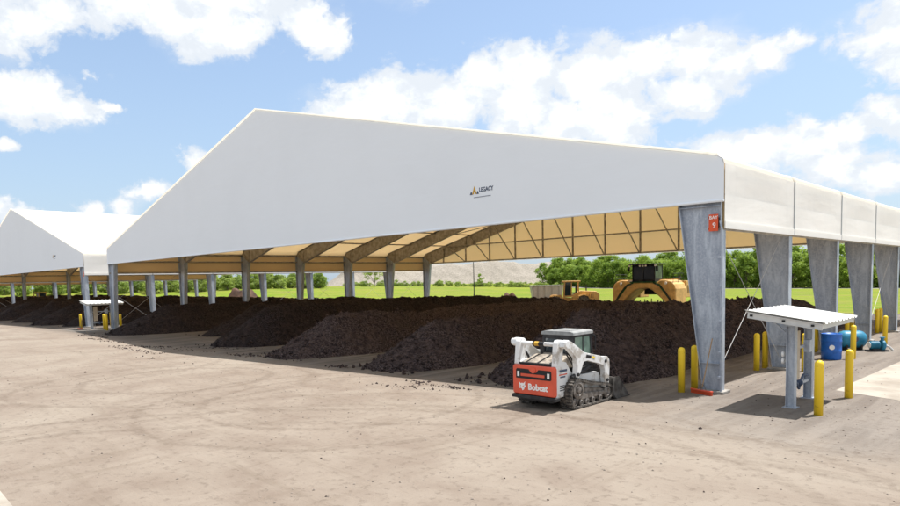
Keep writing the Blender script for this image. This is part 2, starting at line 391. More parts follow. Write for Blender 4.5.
def terrain(x, y):
    d = max(y-42, -182-x)
    return .006+2.5*smooth(0, 40, d)*smooth(-90, -190, x)
def field():
    xs = [-640,-560,-500,-440,-400,-360,-330,-300,-280,-260,-240,-225,-210,-200]+[-195+5*i for i in range(0, 30)]+[-45+15*i for i in range(14)]
    ys = [43.5+3*i for i in range(0, 36)]+[155+15*i for i in range(12)]
    mb = MB(); idx = {}
    # the field wraps round the far side and the far-left side of the yard
    ysl = [-80+10*i for i in range(12)]+[36,40]+ys
    for i, x in enumerate(xs):
        for j, y in enumerate(ysl):
            idx[i,j] = len(mb.v); e = 1.2*noise.noise(Vector((x*.15, y*.15, 0))) if j in (14,) else 0
            mb.v.append((x, y+e, terrain(x,y)))
    for i in range(len(xs)-1):
        for j in range(len(ysl)-1):
            if ysl[j] >= 43.4 or xs[i+1] <= -182:
                mb.f.append((idx[i,j], idx[i+1,j], idx[i+1,j+1], idx[i,j+1])); mb.m.append(0)
    return tag(mb.build('grass_field', M['grass'], smooth=True), kind='structure')
field()
# pale track between field and trees
def track():
    mb = MB(); pts = [(-132,163),(-99,152.5),(-62,140.5),(-37,132.5),(-17,126.5),(20,114),(70,97)]
    for i in range(len(pts)-1):
        (x0,y0),(x1,y1) = pts[i],pts[i+1]
        mb.add([(x0,y0,terrain(x0,y0)+.01),(x1,y1,terrain(x1,y1)+.01),(x1,y1+5,terrain(x1,y1+5)+.01),(x0,y0+5,terrain(x0,y0+5)+.01)], [(0,1,2,3)])
    tag(mb.build('track', M['track']), kind='structure')
track()
sheet('pavement', [(2.35,2.6),(5.2,1.35),(30,1.0),(30,60),(2.9,60),(2.55,12)], .005, M['slab'])
sheet('pavement', [(-30,-30),(20,-30),(20,-17.2),(-4.0,-17.0),(-6.9,-16.9),(-30,-16.5)], .005, M['slab'])
sheet('pavement', [(-58.2,-2.6),(-51.8,-2.9),(-51.2,-.8),(-51.5,3),(-58.2,3)], .005, M['pad_dark'])

# ------------------------------------------------------------------ fabric buildings
W, LEN, NB, BAY = 53.2, 37.8, 6, 6.3
HW = W/2; ZS, ZE, ZP, ZG = 4.93, 7.02, 13.62, 5.75
SL = (ZP-ZE)/HW
def roofz(x): return ZE+(HW-abs(x))*SL
def solid_sheet(mb, quads, nrm, th):
    """quads with thickness th pushed along -nrm"""
    n = Vector(nrm)*th
    for q in quads:
        a = [Vector(p) for p in q]; b = [p-n for p in a]; k = len(a)
        f = [tuple(range(k)), tuple(range(2*k-1, k-1, -1))]+[(i, k+i, k+(i+1)%k, (i+1)%k) for i in range(k)]
        mb.add(a+b, f)
def tent(label, loc):
    T = thing('fabric_building', label, 'building', loc)      # origin: ground, middle of the front gable
    # roof: rounded eaves; profile from right eave over the ridge to left eave
    prof = [(HW-.02,ZE-.20),(HW-.06,ZE-.06),(HW-.20,ZE+.035),(HW-.5,roofz(HW-.5)),(0,ZP),(-HW+.5,roofz(HW-.5)),(-HW+.20,ZE+.035),(-HW+.06,ZE-.06),(-HW+.02,ZE-.20)]
    r = MB()
    for i in range(len(prof)-1):
        (x0,z0),(x1,z1) = prof[i],prof[i+1]
        d = Vector((x1-x0,0,z1-z0)).normalized(); n = Vector((-d.z,0,d.x))
        if n.z < 0 or (abs(n.z) < .02 and n.x*(x0+x1) < 0): n = -n
        solid_sheet(r, [[(x0,0,z0),(x0,LEN,z0),(x1,LEN,z1),(x1,0,z1)]], n, .012)
    for k in range(1, NB):                                     # welded seams over each frame
        for i in range(len(prof)-1):
            (x0,z0),(x1,z1) = prof[i],prof[i+1]
            r.beam((x0,k*BAY,z0+.012),(x1,k*BAY,z1+.012),.16,.03)
    r.build('roof_cover', M['fabric_roof'], T)
    # tan liner under the roof and along the walls
    l = MB(); lp = [(HW-.07,ZS+.02),(HW-.07,ZE-.34),(HW-.5,ZE+.02),(0,ZP-.09),(-HW+.5,ZE+.02),(-HW+.07,ZE-.34),(-HW+.07,ZS+.02)]
    for i in range(len(lp)-1):
        (x0,z0),(x1,z1) = lp[i],lp[i+1]
        l.add([(x0,.08,z0),(x1,.08,z1),(x1,LEN-.08,z1),(x0,LEN-.08,z0)], [(0,1,2,3)])
    l.build('roof_liner', M['liner'], T)
    # gables: white outside, tan inside
    gp = [(-HW+.02,ZG),(HW-.02,ZG),(HW-.02,ZE-.20),(HW-.06,ZE-.06),(HW-.20,ZE+.035),(HW-.5,roofz(HW-.5)),(0,ZP),(-HW+.5,roofz(HW-.5)),(-HW+.20,ZE+.035),(-HW+.06,ZE-.06),(-HW+.02,ZE-.20)]
    for y0, y1, li in ((0,.012,.06), (LEN-.012,LEN,LEN-.06)):
        gb = MB(); gb.prism(gp, 'y', y0, y1)
        gb.tube((-HW+.02,(y0+y1)/2,ZG),(HW-.02,(y0+y1)/2,ZG),.045,8)
        go = gb.build('gable_panel', M['fabric_gable' if y0 == 0 else 'fabric_back'], T)
        gl = MB(); gl.add([(x,li,z-(.03 if z > 6 else -.03)) for x, z in gp], [tuple(range(len(gp)))])
        gl.build('gable_liner', M['liner'], go)
        if y0 == 0: front = go
    # white edge trim along the front verge
    v = MB()
    for i in range(2, 6): v.beam((prof[i][0],-.03,prof[i][1]+.03),(prof[i+1][0],-.03,prof[i+1][1]+.03),.1,.07)
    v.build('verge_trim', M['fabric_roof'], T)
    # side walls, one panel a bay, with a hem, and grey keder rails between them
    for s in (1,-1):
        for k in range(NB):
            y0, y1 = k*BAY+.05, (k+1)*BAY-.05
            p = MB(); nseg = 8
            pts = [(s*HW, y0+(y1-y0)*i/nseg) for i in range(nseg+1)]
            for i in range(nseg):
                b0 = -.035*math.sin(PI*i/nseg); b1 = -.035*math.sin(PI*(i+1)/nseg)
                solid_sheet(p, [[(s*HW,pts[i][1],ZS),(s*HW,pts[i+1][1],ZS),(s*HW+s*b1,pts[i+1][1],ZS+1),(s*HW+s*b0,pts[i][1],ZS+1)],
                                [(s*HW+s*b0,pts[i][1],ZS+1),(s*HW+s*b1,pts[i+1][1],ZS+1),(s*HW,pts[i+1][1],ZE-.195),(s*HW,pts[i][1],ZE-.195)]], (s,0,0), .012)
            p.box((s*(HW+.012),(y0+y1)/2,ZS+.11),(.03,y1-y0,.22))
            p.build('side_panel', M['fabric_side'], T)
        for k in range(1, NB):
            q = MB(); q.box((s*(HW-.005),k*BAY,(ZS+ZE-.19)/2),(.05,.085,ZE-.19-ZS)); q.build('keder_rail', M['keder'], T)
    # steel frames
    for k in range(NB+1):
        y = k*BAY+(.20 if k == 0 else -.20 if k == NB else 0)
        for s in (1,-1):
            c = MB(); xo = HW-.12
            c.prism([(s*xo,0),(s*xo,6.72),(s*(xo-1.30),5.84),(s*(xo-.48),0)], 'y', y-.015, y+.015)
            c.prism([(s*xo,0),(s*(xo+.025),0),(s*(xo+.025),6.72),(s*xo,6.72)], 'y', y-.16, y+.16)
            c.prism([(s*(xo-.48),0),(s*(xo-.505),0),(s*(xo-1.325),5.84),(s*(xo-1.30),5.84)], 'y', y-.16, y+.16)
            c.box((s*(xo-.28),y,.012),(.8,.42,.025))
            for zz in (5.62, .9):
                wz = .48+.82*zz/5.84; c.box((s*(xo-wz/2),y-.085,zz),(wz-.03,.14,.014))
            for bx in (-.60,-.40,-.16,.04):
                for by in (-.15,.15): c.tube((s*(xo-.26+bx+.26),y+by,.02),(s*(xo-.26+bx+.26),y+by,.065),.022,6)
            co_ = c.build('column', M['galv'], T)
            f = MB(); f.box((s*(xo-.24),y,.04),(.8,.6,.08)); f.build('footing', M['concrete'], co_, bevel=.015)
            rf = MB()
            rf.prism([(s*(xo-.005),6.74),(s*(xo-.4),7.0),(s*.02,ZP-.22),(s*.02,ZP-.92),(s*(xo-1.45),5.86)], 'y', y-.015, y+.015)
            rf.beam((s*(xo-1.47),y,5.84),(s*.02,y,ZP-.93),.28,.025)
            rf.beam((s*(xo-.35),y,7.0),(s*.02,y,ZP-.21),.28,.02)
            for j in range(5):
                x = xo-1.2-j*.34*1
            rf.beam((s*(xo-.1),y-.03,6.7),(s*(xo-1.42),y-.03,5.9),.05,.12)
            rf.beam((s*(xo-1.45),y-.03,5.9),(s*(xo-1.45),y-.03,7.1),.05,.08)
            rf.beam((s*(xo-.25),y-.03,6.9),(s*(xo-1.45),y-.03,5.9),.05,.06)
            rf.build('rafter', M['frame_steel'], T)
    # purlins, wall rails
    for s in (1,-1):
        for xx in (4.5, 9, 13.5, 18, 22.3):
            p = MB(); p.tube((s*xx,.1,roofz(xx)-.26),(s*xx,LEN-.1,roofz(xx)-.26),.075,6); p.build('purlin', M['frame_steel'], T)
        for zz, rr in ((ZS+.02,.07),(5.95,.07),(6.62,.09)):
            p = MB(); p.tube((s*(HW-.13),.1,zz),(s*(HW-.13),LEN-.1,zz),rr,6); p.build('wall_rail', M['frame_steel'], T)
        for k in (0, 2, 3, 5):                                  # roof bracing
            b = MB(); b.tube((s*22.3,k*BAY+.2,roofz(22.3)-.3),(s*13.5,(k+1)*BAY-.2,roofz(13.5)-.3),.045,6)
            b.build('roof_brace', M['frame_steel'], T)
            b = MB(); b.tube((s*13.5,k*BAY+.2,roofz(13.5)-.3),(s*4.5,(k+1)*BAY-.2,roofz(4.5)-.3),.045,6)
            b.build('roof_brace', M['frame_steel'], T)
        for k in (0, 3, 5):                                     # wall cables
            for a, bz in ((.45,4.9),(4.9,.45)):
                b = MB(); b.tube((s*(HW-.32),k*BAY+.25,a),(s*(HW-.32),(k+1)*BAY-.25,bz),.010,5); b.build('brace_cable', M['cable'], T)
    # far gable girder: rails, posts, diagonals
    yb = LEN-.26
    for zz in (ZG+.06, 7.75):
        xl = HW-1.2 if zz < 6 else HW-1-(zz-ZE)/SL
        p = MB(); p.box((0,yb,zz),(2*xl,.16,.12)); p.build('gable_rail', M['frame_steel'], T)
    n = 14
    for i in range(1, n):
        x = -HW+W*i/n
        p = MB(); p.box((x,yb,(ZG+roofz(x)-.3)/2),(.17,.10,roofz(x)-.3-ZG)); p.build('gable_post', M['frame_steel'], T)
        sgn = 1 if x < 0 else -1
        if i % 1 == 0 and abs(x) < HW-3.9:
            xt = x-3.0
            p = MB(); p.beam((x-.1,yb-.1,ZG+.1),(xt,yb-.1,min(roofz(xt)-.4, ZG+5.6)),.09,.09); p.build('gable_brace', M['frame_steel'], T)
    # two broader posts standing in front of the liner
    # printed emblem on the front gable (orange gable mark, name, thin line)
    e = MB()
    e.add([(17.05-.0,-.012,7.28-.28),(17.30,-.012,7.50-.28),(17.55,-.012,7.0)], [(0,1,2)])
    return T, front

def XZ(x, y, z):   # text lying in XY turned to face -Y at (x, y, z)
    return Matrix.Translation((x,y,z)) @ Matrix.Rotation(PI/2, 4, 'X')
def emblem(front, x, z, s=1.0):
    """orange gable mark with two dark feet, beside the lettering"""
    e = MB(); e.prism([(x-.42*s,z-.20*s),(x-.25*s,z+.28*s),(x-.05*s,z-.20*s),(x-.17*s,z-.20*s),(x-.25*s,z-.02*s),(x-.31*s,z-.20*s)], 'y', -.016, -.004)
    e.build('logo', M['logo_gold'], front)
    e = MB(); e.prism([(x-.62*s,z-.22*s),(x-.50*s,z-.02*s),(x-.40*s,z-.22*s)], 'y', -.016, -.004)
    e.prism([(x-.05*s,z-.22*s),(x+.03*s,z-.02*s),(x+.13*s,z-.22*s)], 'y', -.016, -.004)
    e.prism([(x-.3*s,z-.40*s),(x+1.1*s,z-.40*s),(x+1.1*s,z-.43*s),(x-.3*s,z-.43*s)], 'y', -.012, -.004)
    e.build('logo', M['letter_dark'], front)
    text_obj('lettering', 'LEGACY', .36*s, M['letter_dark'], front, XZ(x+.72*s,-.006,z), .006, .004, width=1.15*s)

CX = -HW
main, mf = tent('largest white fabric building over the dark compost, nearest the camera with the gold roof logo', (CX,0,0))
emblem(mf, -9.7+HW, 7.13, .64)
c2 = copy_tree(main); c2.location = (CX-59.8,0,0)
c2['label'] = 'second white fabric building, seen at the left edge beyond the gap'
c3 = copy_tree(main); c3.location = (CX-59.8-60.0,0,0)
c3['label'] = 'third fabric building, only its pale columns showing under the second one'
for o in (main, c2, c3): o['group'] = 'white fabric compost buildings'

# ------------------------------------------------------------------ signs on the corner columns
def sign(label, x, z, y=.02):
    S = thing('bay_sign', label, 'sign', (x,y,z), 0, 'red signs on the corner columns')
    p = MB(); p.box((0,0,0),(.28,.012,.50)); p.build('plate', M['sign_red'], S)
    text_obj('lettering', 'BAY', .14, M['letter_white'], S, XZ(0,-.007,.15), .002, .002)
    text_obj('lettering', '9', .21, M['letter_white'], S, XZ(.02,-.007,-.08), .002, .002)
    b = MB(); b.box((-.145,.02,.16),(.03,.04,.06)); b.box((-.145,.02,-.17),(.03,.04,.06)); b.box((.1,.06,0),(.05,.11,.3)); b.build('bracket', M['dark'], S)
    return S
s1 = sign('red and white sign high on the right corner column', -.34, 5.12, .06)
s2 = copy_thing(s1, 'red and white sign on the corner column of the left building', (-60.15,.06,5.05))

# ------------------------------------------------------------------ tracked loader in the foreground
def ring_belt(mb, pts, x0, x1, th):
    n = len(pts); P = [Vector((0,a,b)) for a, b in pts]; inn = []
    for i in range(n):
        e0 = (P[i]-P[i-1]).normalized(); e1 = (P[(i+1)%n]-P[i]).normalized()
        n0 = Vector((0,-e0.z,e0.y)); n1 = Vector((0,-e1.z,e1.y)); m = (n0+n1).normalized()
        inn.append(P[i]+m*th/max(.4, m.dot(n0)))
    v = [];
    for x in (x0, x1):
        v += [(x,p.y,p.z) for p in P]+[(x,p.y,p.z) for p in inn]
    f = []
    for i in range(n):
        j = (i+1)%n
        f += [(i,j,n+j,n+i), (2*n+i,3*n+i,3*n+j,2*n+j), (i,2*n+i,2*n+j,j), (n+i,n+j,3*n+j,3*n+i)]
    mb.add(v, f)
def track_loader(label, loc, rz):
    T = thing('track_loader', label, 'loader', loc, rz)
    loop = [(-1.02,.03),(.92,.03),(1.12,.11),(1.22,.27),(1.14,.42),(.92,.50),(-.10,.66),(-.72,.80),(-1.00,.81),(-1.19,.68),(-1.27,.44),(-1.22,.17),(-1.13,.07)]
    loop = [(1.22-(1.22-a)*.86, c) for a, c in loop]
    for s in (1,-1):
        b = MB(); ring_belt(b, loop, s*.54, s*.94, .045)
        # lugs
        L = []; n = len(loop)
        per = [((Vector(loop[(i+1)%n])-Vector(loop[i])).length) for i in range(n)]; tot = sum(per); k = int(tot/.088)
        for j in range(k):
            d = tot*j/k; i = 0
            while d > per[i]: d -= per[i]; i += 1
            a, c = Vector(loop[i]), Vector(loop[(i+1)%n]); tg = (c-a).normalized(); p = a+tg*d
            nm = Vector((tg.y, -tg.x))
            R = Matrix((Vector((1,0,0)), Vector((0,tg.x,tg.y)), Vector((0,-tg.y,tg.x)))).transposed()
            q = p+nm*.014
            for xo, wd in ((.64,.17),(.845,.17)):
                b.box((s*xo, q.x+(.02 if xo > .7 else -.02)*tg.x, q.y+(.02 if xo > .7 else -.02)*tg.y), (wd,.045,.045), R)
        belt = b.build('track', M['rubber'], T)
        f = MB(); f.prism([(-.62,.16),(.95,.14),(1.0,.32),(.6,.44),(-.28,.55),(-.58,.4)], 'x', s*.60, s*.86)
        f.prism([(-.45,.24),(.8,.22),(.82,.33),(-.4,.42)], 'x', s*.86, s*.90)
        f.build('track_frame', M['steel_worn'], belt, bevel=.01)
        w = MB()
        w.lathe([(.05,0),(.23,0),(.25,.02),(.25,.06),(.17,.07),(.16,.03),(.09,.03),(.09,.09),(.02,.10)], (s*.87,-.56,.53), 'x', 20)
        w.build('sprocket', M['steel_worn'], belt)
        for yy, zz, r in ((.95,.27,.18),(-.70,.20,.12),(-.40,.15,.09),(-.1,.15,.09),(.2,.15,.09),(.58,.15,.09)):
            q = MB(); q.lathe([(.03,-.05),(r,-.05),(r,.035),(r*.6,.05),(r*.55,.02),(.02,.03)], (s*.87,yy,zz), 'x', 14); q.build('roller', M['steel_worn'], belt)
    # hull
    h = MB(); h.box((0,-.1,.60),(1.04,2.24,.66)); h.build('hull', M['dark'], T, bevel=.02)
    for s in (1,-1):
        p = MB(); p.prism([(-1.27,.36),(-1.27,1.27),(-1.05,1.36),(-.80,1.30),(-.58,1.02),(-.42,.90),(.80,.86),(.98,.62),(.98,.40),(-.2,.40)], 'x', s*.52, s*.70)
        p.build('side_panel', M['white_paint'], T, bevel=.02)
        d = MB(); d.prism([(-1.1,.90),(-.86,.90),(-.86,.94),(-1.1,.94)], 'x', s*.7, s*.704); d.prism([(-1.13,1.06),(-.78,1.06),(-.78,1.12),(-1.13,1.12)], 'x', s*.7, s*.704)
        d.build('decal', M['letter_dark'], T)
        d = MB(); d.prism([(-1.15,.97),(-.78,.97),(-.78,1.0),(-1.15,1.0)], 'x', s*.7, s*.704); d.build('decal', M['red_paint'], T)
        for k in range(3):
            d = MB(); d.prism([(-1.12,.55+.06*k),(-.9,.55+.06*k),(-.9,.575+.06*k),(-1.12,.575+.06*k)], 'x', s*.7, s*.703); d.build('side_vent', M['dark'], T)
    # tailgate
    g = MB(); g.prism([(-.70,.40),(.70,.40),(.72,.46),(.72,1.16),(.68,1.215),(-.68,1.215),(-.72,1.16),(-.72,.46)], 'y', -1.36, -1.26)
    tg = g.build('tailgate', M['red_paint'], T, bevel=.025)
    r = MB(); r.prism([(-.60,.84),(.57,.84),(.60,.87),(.60,1.07),(.56,1.11),(.17,1.11),(.10,1.03),(.0,1.0),(-.10,1.03),(-.17,1.11),(-.57,1.11),(-.60,1.07)], 'y', -1.368, -1.355)
    r.build('grille', M['black'], tg)
    r = MB(); r.box((-.02,-1.374,.945),(.80,.02,.075)); r.build('grille_bar', M['red_paint'], tg)
    for k in range(3):
        q = MB(); q.box((0,-1.372,.865+.02*k+.1*(k > 0)),(.95,.012,.010)); q.build('grille_slat', M['dark'], tg)
    q = MB(); q.lathe([(.055,0),(.085,0),(.085,-.03),(.055,-.03)], (0,-1.352,1.09), 'y', 16); q.build('latch', M['red_paint'], tg)
    q = MB(); q.lathe([(.01,0),(.054,0),(.054,-.025),(.01,-.025)], (0,-1.345,1.09), 'y', 16); q.build('latch_hole', M['black'], tg)
    for x in (-.51,.51):
        q = MB(); q.box((x,-1.374,.965),(.07,.02,.14)); q.build('tail_light', M['letter_white'], tg)
    text_obj('lettering', 'Bobcat', .235, M['letter_white'], tg, XZ(.14,-1.3605,.615), .010, .004, width=.66)
    e = MB()   # white cat-head mark left of the lettering
    e.prism([(-.50,.74),(-.445,.69),(-.40,.71),(-.345,.70),(-.285,.76),(-.30,.67),(-.265,.61),(-.31,.585),(-.33,.53),(-.385,.50),(-.40,.55),(-.45,.57),(-.50,.55),(-.475,.61),(-.50,.66)], 'y', -1.3655, -1.357)
    e.build('emblem', M['letter_white'], tg)
    e = MB(); e.prism([(-.40,.60),(-.31,.655),(-.36,.60)], 'y', -1.3685, -1.3625); e.prism([(-.43,.63),(-.47,.665),(-.44,.60)], 'y', -1.3685, -1.3625); e.build('emblem_mark', M['red_paint'], tg)
    b = MB(); b.box((0,-1.27,.335),(1.5,.22,.10)); b.box((0,-1.15,.26),(1.1,.2,.10)); b.build('bumper', M['dark'], T, bevel=.015)
    # engine cover and screen between the uprights
    k = MB(); k.prism([(-1.26,1.10),(-.25,1.10),(-.25,1.46),(-.55,1.42),(-1.26,1.235)], 'x', -.58, .58); k.build('engine_cover', M['cover_grey'], T, bevel=.02)
    for i in range(3):
        q = MB(); q.beam((-.4+i*.4,-1.2,1.265),(-.4+i*.4,-.56,1.435),.03,.02); q.build('screen_bar', M['dark'], T)
    k = MB(); k.box((0,-1.2,1.245),(1.3,.14,.06)); k.build('rear_lip', M['black'], T, bevel=.01)
    k = MB(); k.tube((-.38,-.45,1.4),(-.38,-.45,1.68),.05,10); k.tube((-.38,-.45,1.68),(-.38,-.52,1.72),.05,10); k.build('exhaust', M['dark'], T)
    # uprights, cross bar and lift arms
    for s in (1,-1):
        u = MB(); u.prism([(-1.30,1.22),(-1.02,1.22),(-.98,1.5),(-.93,1.88),(-1.02,1.93),(-1.16,1.93),(-1.23,1.85)], 'x', s*.56, s*.71); up = u.build('upright', M['white_paint'], T, bevel=.015)
        q = MB(); q.tube((s*.55,-1.08,1.83),(s*.93,-1.08,1.83),.055,12); q.tube((s*.9,-1.08,1.83),(s*.935,-1.08,1.83),.085,12); q.build('pivot_pin', M['white_paint'], up)
        a = MB(); a.prism([(-1.20,1.76),(-1.15,1.90),(-.98,1.93),(-.80,1.86),(-.20,1.53),(.70,1.33),(.98,1.30),(1.08,1.20),(1.10,1.02),(1.04,.42),(.86,.42),(.84,.92),(.76,1.06),(.55,1.13),(-.05,1.28),(-.25,1.27),(-.36,1.08),(-.50,.86),(-.60,.88),(-.55,1.16),(-.62,1.42),(-.95,1.70),(-1.08,1.70)], 'x', s*.735, s*.90)
        arm = a.build('lift_arm', M['white_paint'], T, bevel=.012)
        q = MB(); q.prism([(-.15,1.38),(.12,1.33),(.12,1.41),(-.12,1.46)], 'x', s*.90, s*.904); q.build('decal', M['black'], arm)
        q = MB(); q.prism([(.16,1.33),(.3,1.30),(.3,1.36),(.16,1.39)], 'x', s*.90, s*.904); q.build('decal', M['yellow'], arm)
        q = MB(); q.tube((s*.80,-.72,.88),(s*.80,.12,1.08),.06,10); q.tube((s*.80,.10,1.075),(s*.80,.82,1.20),.032,8); q.build('lift_cylinder', M['dark'], arm)
        for yy, zz in ((.86,1.18),(.95,.62),(-.55,.95),(-1.08,1.83),(.93,.47)):
            q = MB(); q.lathe([(.01,-.02),(.05,-.02),(.05,.025),(.01,.025)], (s*.905,yy,zz), 'x', 10); q.build('pin', M['dark'], arm)
        q = MB(); q.path([(s*.72,-.85,1.62),(s*.74,-.62,1.40),(s*.735,-.45,1.12),(s*.72,-.2,1.02),(s*.72,.3,1.06),(s*.72,.75,.98),(s*.72,.95,.7)], .022, 6); q.path([(s*.70,-.8,1.52),(s*.715,-.6,1.28),(s*.71,-.35,1.04),(s*.70,.2,.98),(s*.70,.8,.88)], .022, 6)
        q.build('hydraulic_hose', M['black'], T)
        q = MB(); q.box((s*.64,.2,.99),(.14,1.0,.16)); q.build('valve_block', M['dark'], T, bevel=.01)
    q = MB(); q.tube((-.56,-1.1,1.80),(.56,-1.1,1.80),.058,14); cb_ = q.build('cross_bar', M['white_paint'], T)
    q = MB(); q.tube((-.18,-1.1,1.80),(.20,-1.1,1.80),.062,14); q.build('cross_bar_decal', M['black'], cb_)
    q = MB(); q.tube((-.12,-1.1,1.80),(.02,-1.1,1.80),.0635,14); q.build('cross_bar_decal', M['logo_gold'], cb_)
    # cab
    c = MB(); X0, X1, Y0, Y1, Z0, Z1 = -.54, .52, -.24, .86, .95, 2.0
    for x in (X0+.04, X1-.04):
        for y, yt in ((Y0+.04, Y0+.10), (Y1-.04, Y1-.16)):
            c.beam((x,y,Z0),(x,yt,Z1),.085,.085)
        c.beam((x,.33,Z0),(x,.33,Z1),.05,.05)
        c.box((x,.3,1.09),(.06,1.0,.28)); c.box((x,.28,1.955),(.075,.86,.09))
    for y in (Y0+.04,):
        c.box(((X0+X1)/2,y+.02,1.24),(X1-X0,.07,.50)); c.box(((X0+X1)/2,Y0+.10,1.93),(X1-X0-.02,.08,.14))
    c.box(((X0+X1)/2,Y1-.16,1.95),(X1-X0-.02,.08,.10)); c.box(((X0+X1)/2,.3,.98),(.98,1.0,.06))
    cab = c.build('cab', M['dark'], T, bevel=.012)
    r_ = MB(); r_.prism([(X0-.03,1.97),(X1+.03,1.97),(X1+.02,2.05),(X1-.10,2.085),(X0+.10,2.085),(X0-.02,2.05)], 'y', Y0+.02, Y1-.06)
    r_.box(((X0+X1)/2,.3,2.092),(.6,.6,.02)); r_.build('cab_roof', M['grey_roof'], cab, bevel=.02)
    p = MB(); p.beam(((X0+X1)/2,Y0+.045,1.48),((X0+X1)/2,Y0+.095,1.88),X1-X0-.14,.015) if False else p.prism([(X0+.08,1.47),(X1-.08,1.47),(X1-.08,1.88),(X0+.08,1.88)], 'y', Y0+.07, Y0+.082)
    p.build('rear_window', M['glass'], cab)
    for x in (X0+.035, X1-.035):
        for ya, yb in ((Y0+.11,.30),(.36,Y1-.15)):
            p = MB(); p.prism([(ya,1.22),(yb,1.22),(yb,1.92),(ya,1.92)], 'x', x-.006, x+.006); p.build('side_window', M['glass_green'], cab)
    p = MB(); p.prism([(X0+.08,1.1),(X1-.08,1.1),(X1-.08,1.9),(X0+.08,1.9)], 'y', Y1-.125, Y1-.113); p.build('front_window', M['glass'], cab)
    p = MB(); p.prism([(.0,1.0),(.45,1.0),(.5,1.12),(.08,1.15),(.02,1.75),(-.08,1.75)], 'x', -.25, .25); p.build('seat', M['black'], cab, bevel=.03)
    p = MB(); p.path([(X1-.02,Y1-.12,1.95),(X1+.06,Y1-.02,1.9),(X1+.06,Y1-.02,1.5)], .018, 6); p.build('grab_rail', M['black'], cab)
    # bucket
    b = MB(); b.prism([(1.12,.66),(1.16,.68),(1.24,.30),(1.34,.10),(1.50,.045),(2.10,.03),(2.10,.005),(1.36,.005),(1.20,.12)], 'x', -.94, .94)
    for s in (1,-1): b.prism([(1.13,.67),(1.50,.66),(1.62,.55),(2.08,.035),(1.38,.008),(1.22,.14)], 'x', s*.93, s*.965)
    b.box((0,1.155,.655),(1.9,.07,.06)); b.box((0,2.1,.022),(1.92,.10,.03))
    bk = b.build('bucket', M['dark_bucket'], T)
    for s in (1,-1):
        q = MB(); q.prism([(1.0,.30),(1.2,.22),(1.18,.62),(1.02,.66)], 'x', s*.42, s*.78); q.build('coupler', M['dark'], bk)
    q = MB()
    for i in range(8):
        q.box((-.82+i*.235,2.155,.024),(.07,.09,.026))
    q.build('cutting_tooth', M['steel_worn'], bk)
    return T
M['cover_grey'] = mat('dusty_cover', (.36,.31,.25), .7, 0, .3, 5, c2=(.14,.12,.10))
M['dark_bucket'] = mat('bucket_steel', (.20,.195,.19), .45, .5, .4, 4, c2=(.07,.065,.06))
track_loader('white tracked loader with red rear door and raised cab, parked by the nearest windrow', (-3.06,-3.88,0), 0)

# ------------------------------------------------------------------ bollards
def bollard(label, x, y):
    b = MB(); R = .105
    b.lathe([(R,0),(R,1.27),(R*.97,1.31),(R*.85,1.345),(R*.6,1.37),(R*.25,1.385),(.004,1.388)], (0,0,0), 'z', 24)
    o = b.build('bollard', M['yellow'], None, smooth=True, loc=(x,y,0))
    return tag(o, label, 'bollard', 'yellow bollards around the columns')
b0 = bollard('yellow bollard in front of the open shelter, its foot nearest the camera', 2.95, -1.42)
for label, x, y in (
    ('yellow bollard right of the shelter at the corner of pale concrete', 2.94, 1.5),
    ('front one of two yellow bollards left of the sign column', -1.13, -.34),
    ('yellow bollard closest to the leaning broom, left of the sign column', -1.05, .41),
    ('front one of two yellow bollards between first and second right columns', -.96, 5.52),
    ('rear one of two yellow bollards between first and second right columns', -.94, 6.34),
    ('yellow bollard seen between the two posts of the near shelter', .45, 6.25),
    ('yellow bollard just left of the blue barrel', -.93, 12.68),
    ('yellow bollard in front of the teal tank', .93, 10.9),
    ('left one of two yellow bollards behind the teal tank', -1.0, 18.25),
    ('right one of two yellow bollards behind the teal tank', -.98, 19.1),
    ('left one of two yellow bollards between the fourth and fifth right columns', -.85, 24.1),
    ('right one of two yellow bollards between the fourth and fifth right columns', -.85, 24.95),
    ('yellow bollard beside the small teal pump', .74, 17.75),
    ('yellow bollard behind the fifth right column at the picture edge', .6, 24.3),
    ('yellow bollard left of the far shelter, by the red broom head', -57.5, -1.2),
    ('yellow bollard in front of the far shelter, between its two posts', -54.28, -.23),
    ('yellow bollard directly in front of the far left corner column', -52.6, -.55),
    ('yellow bollard right of the far left corner column', -51.9, .35),
    ('yellow bollard behind the near post of the far shelter', -58.2, 1.6)):
    c = b0.copy(); COL.objects.link(c); c.location = (x,y,0); c['label'] = label

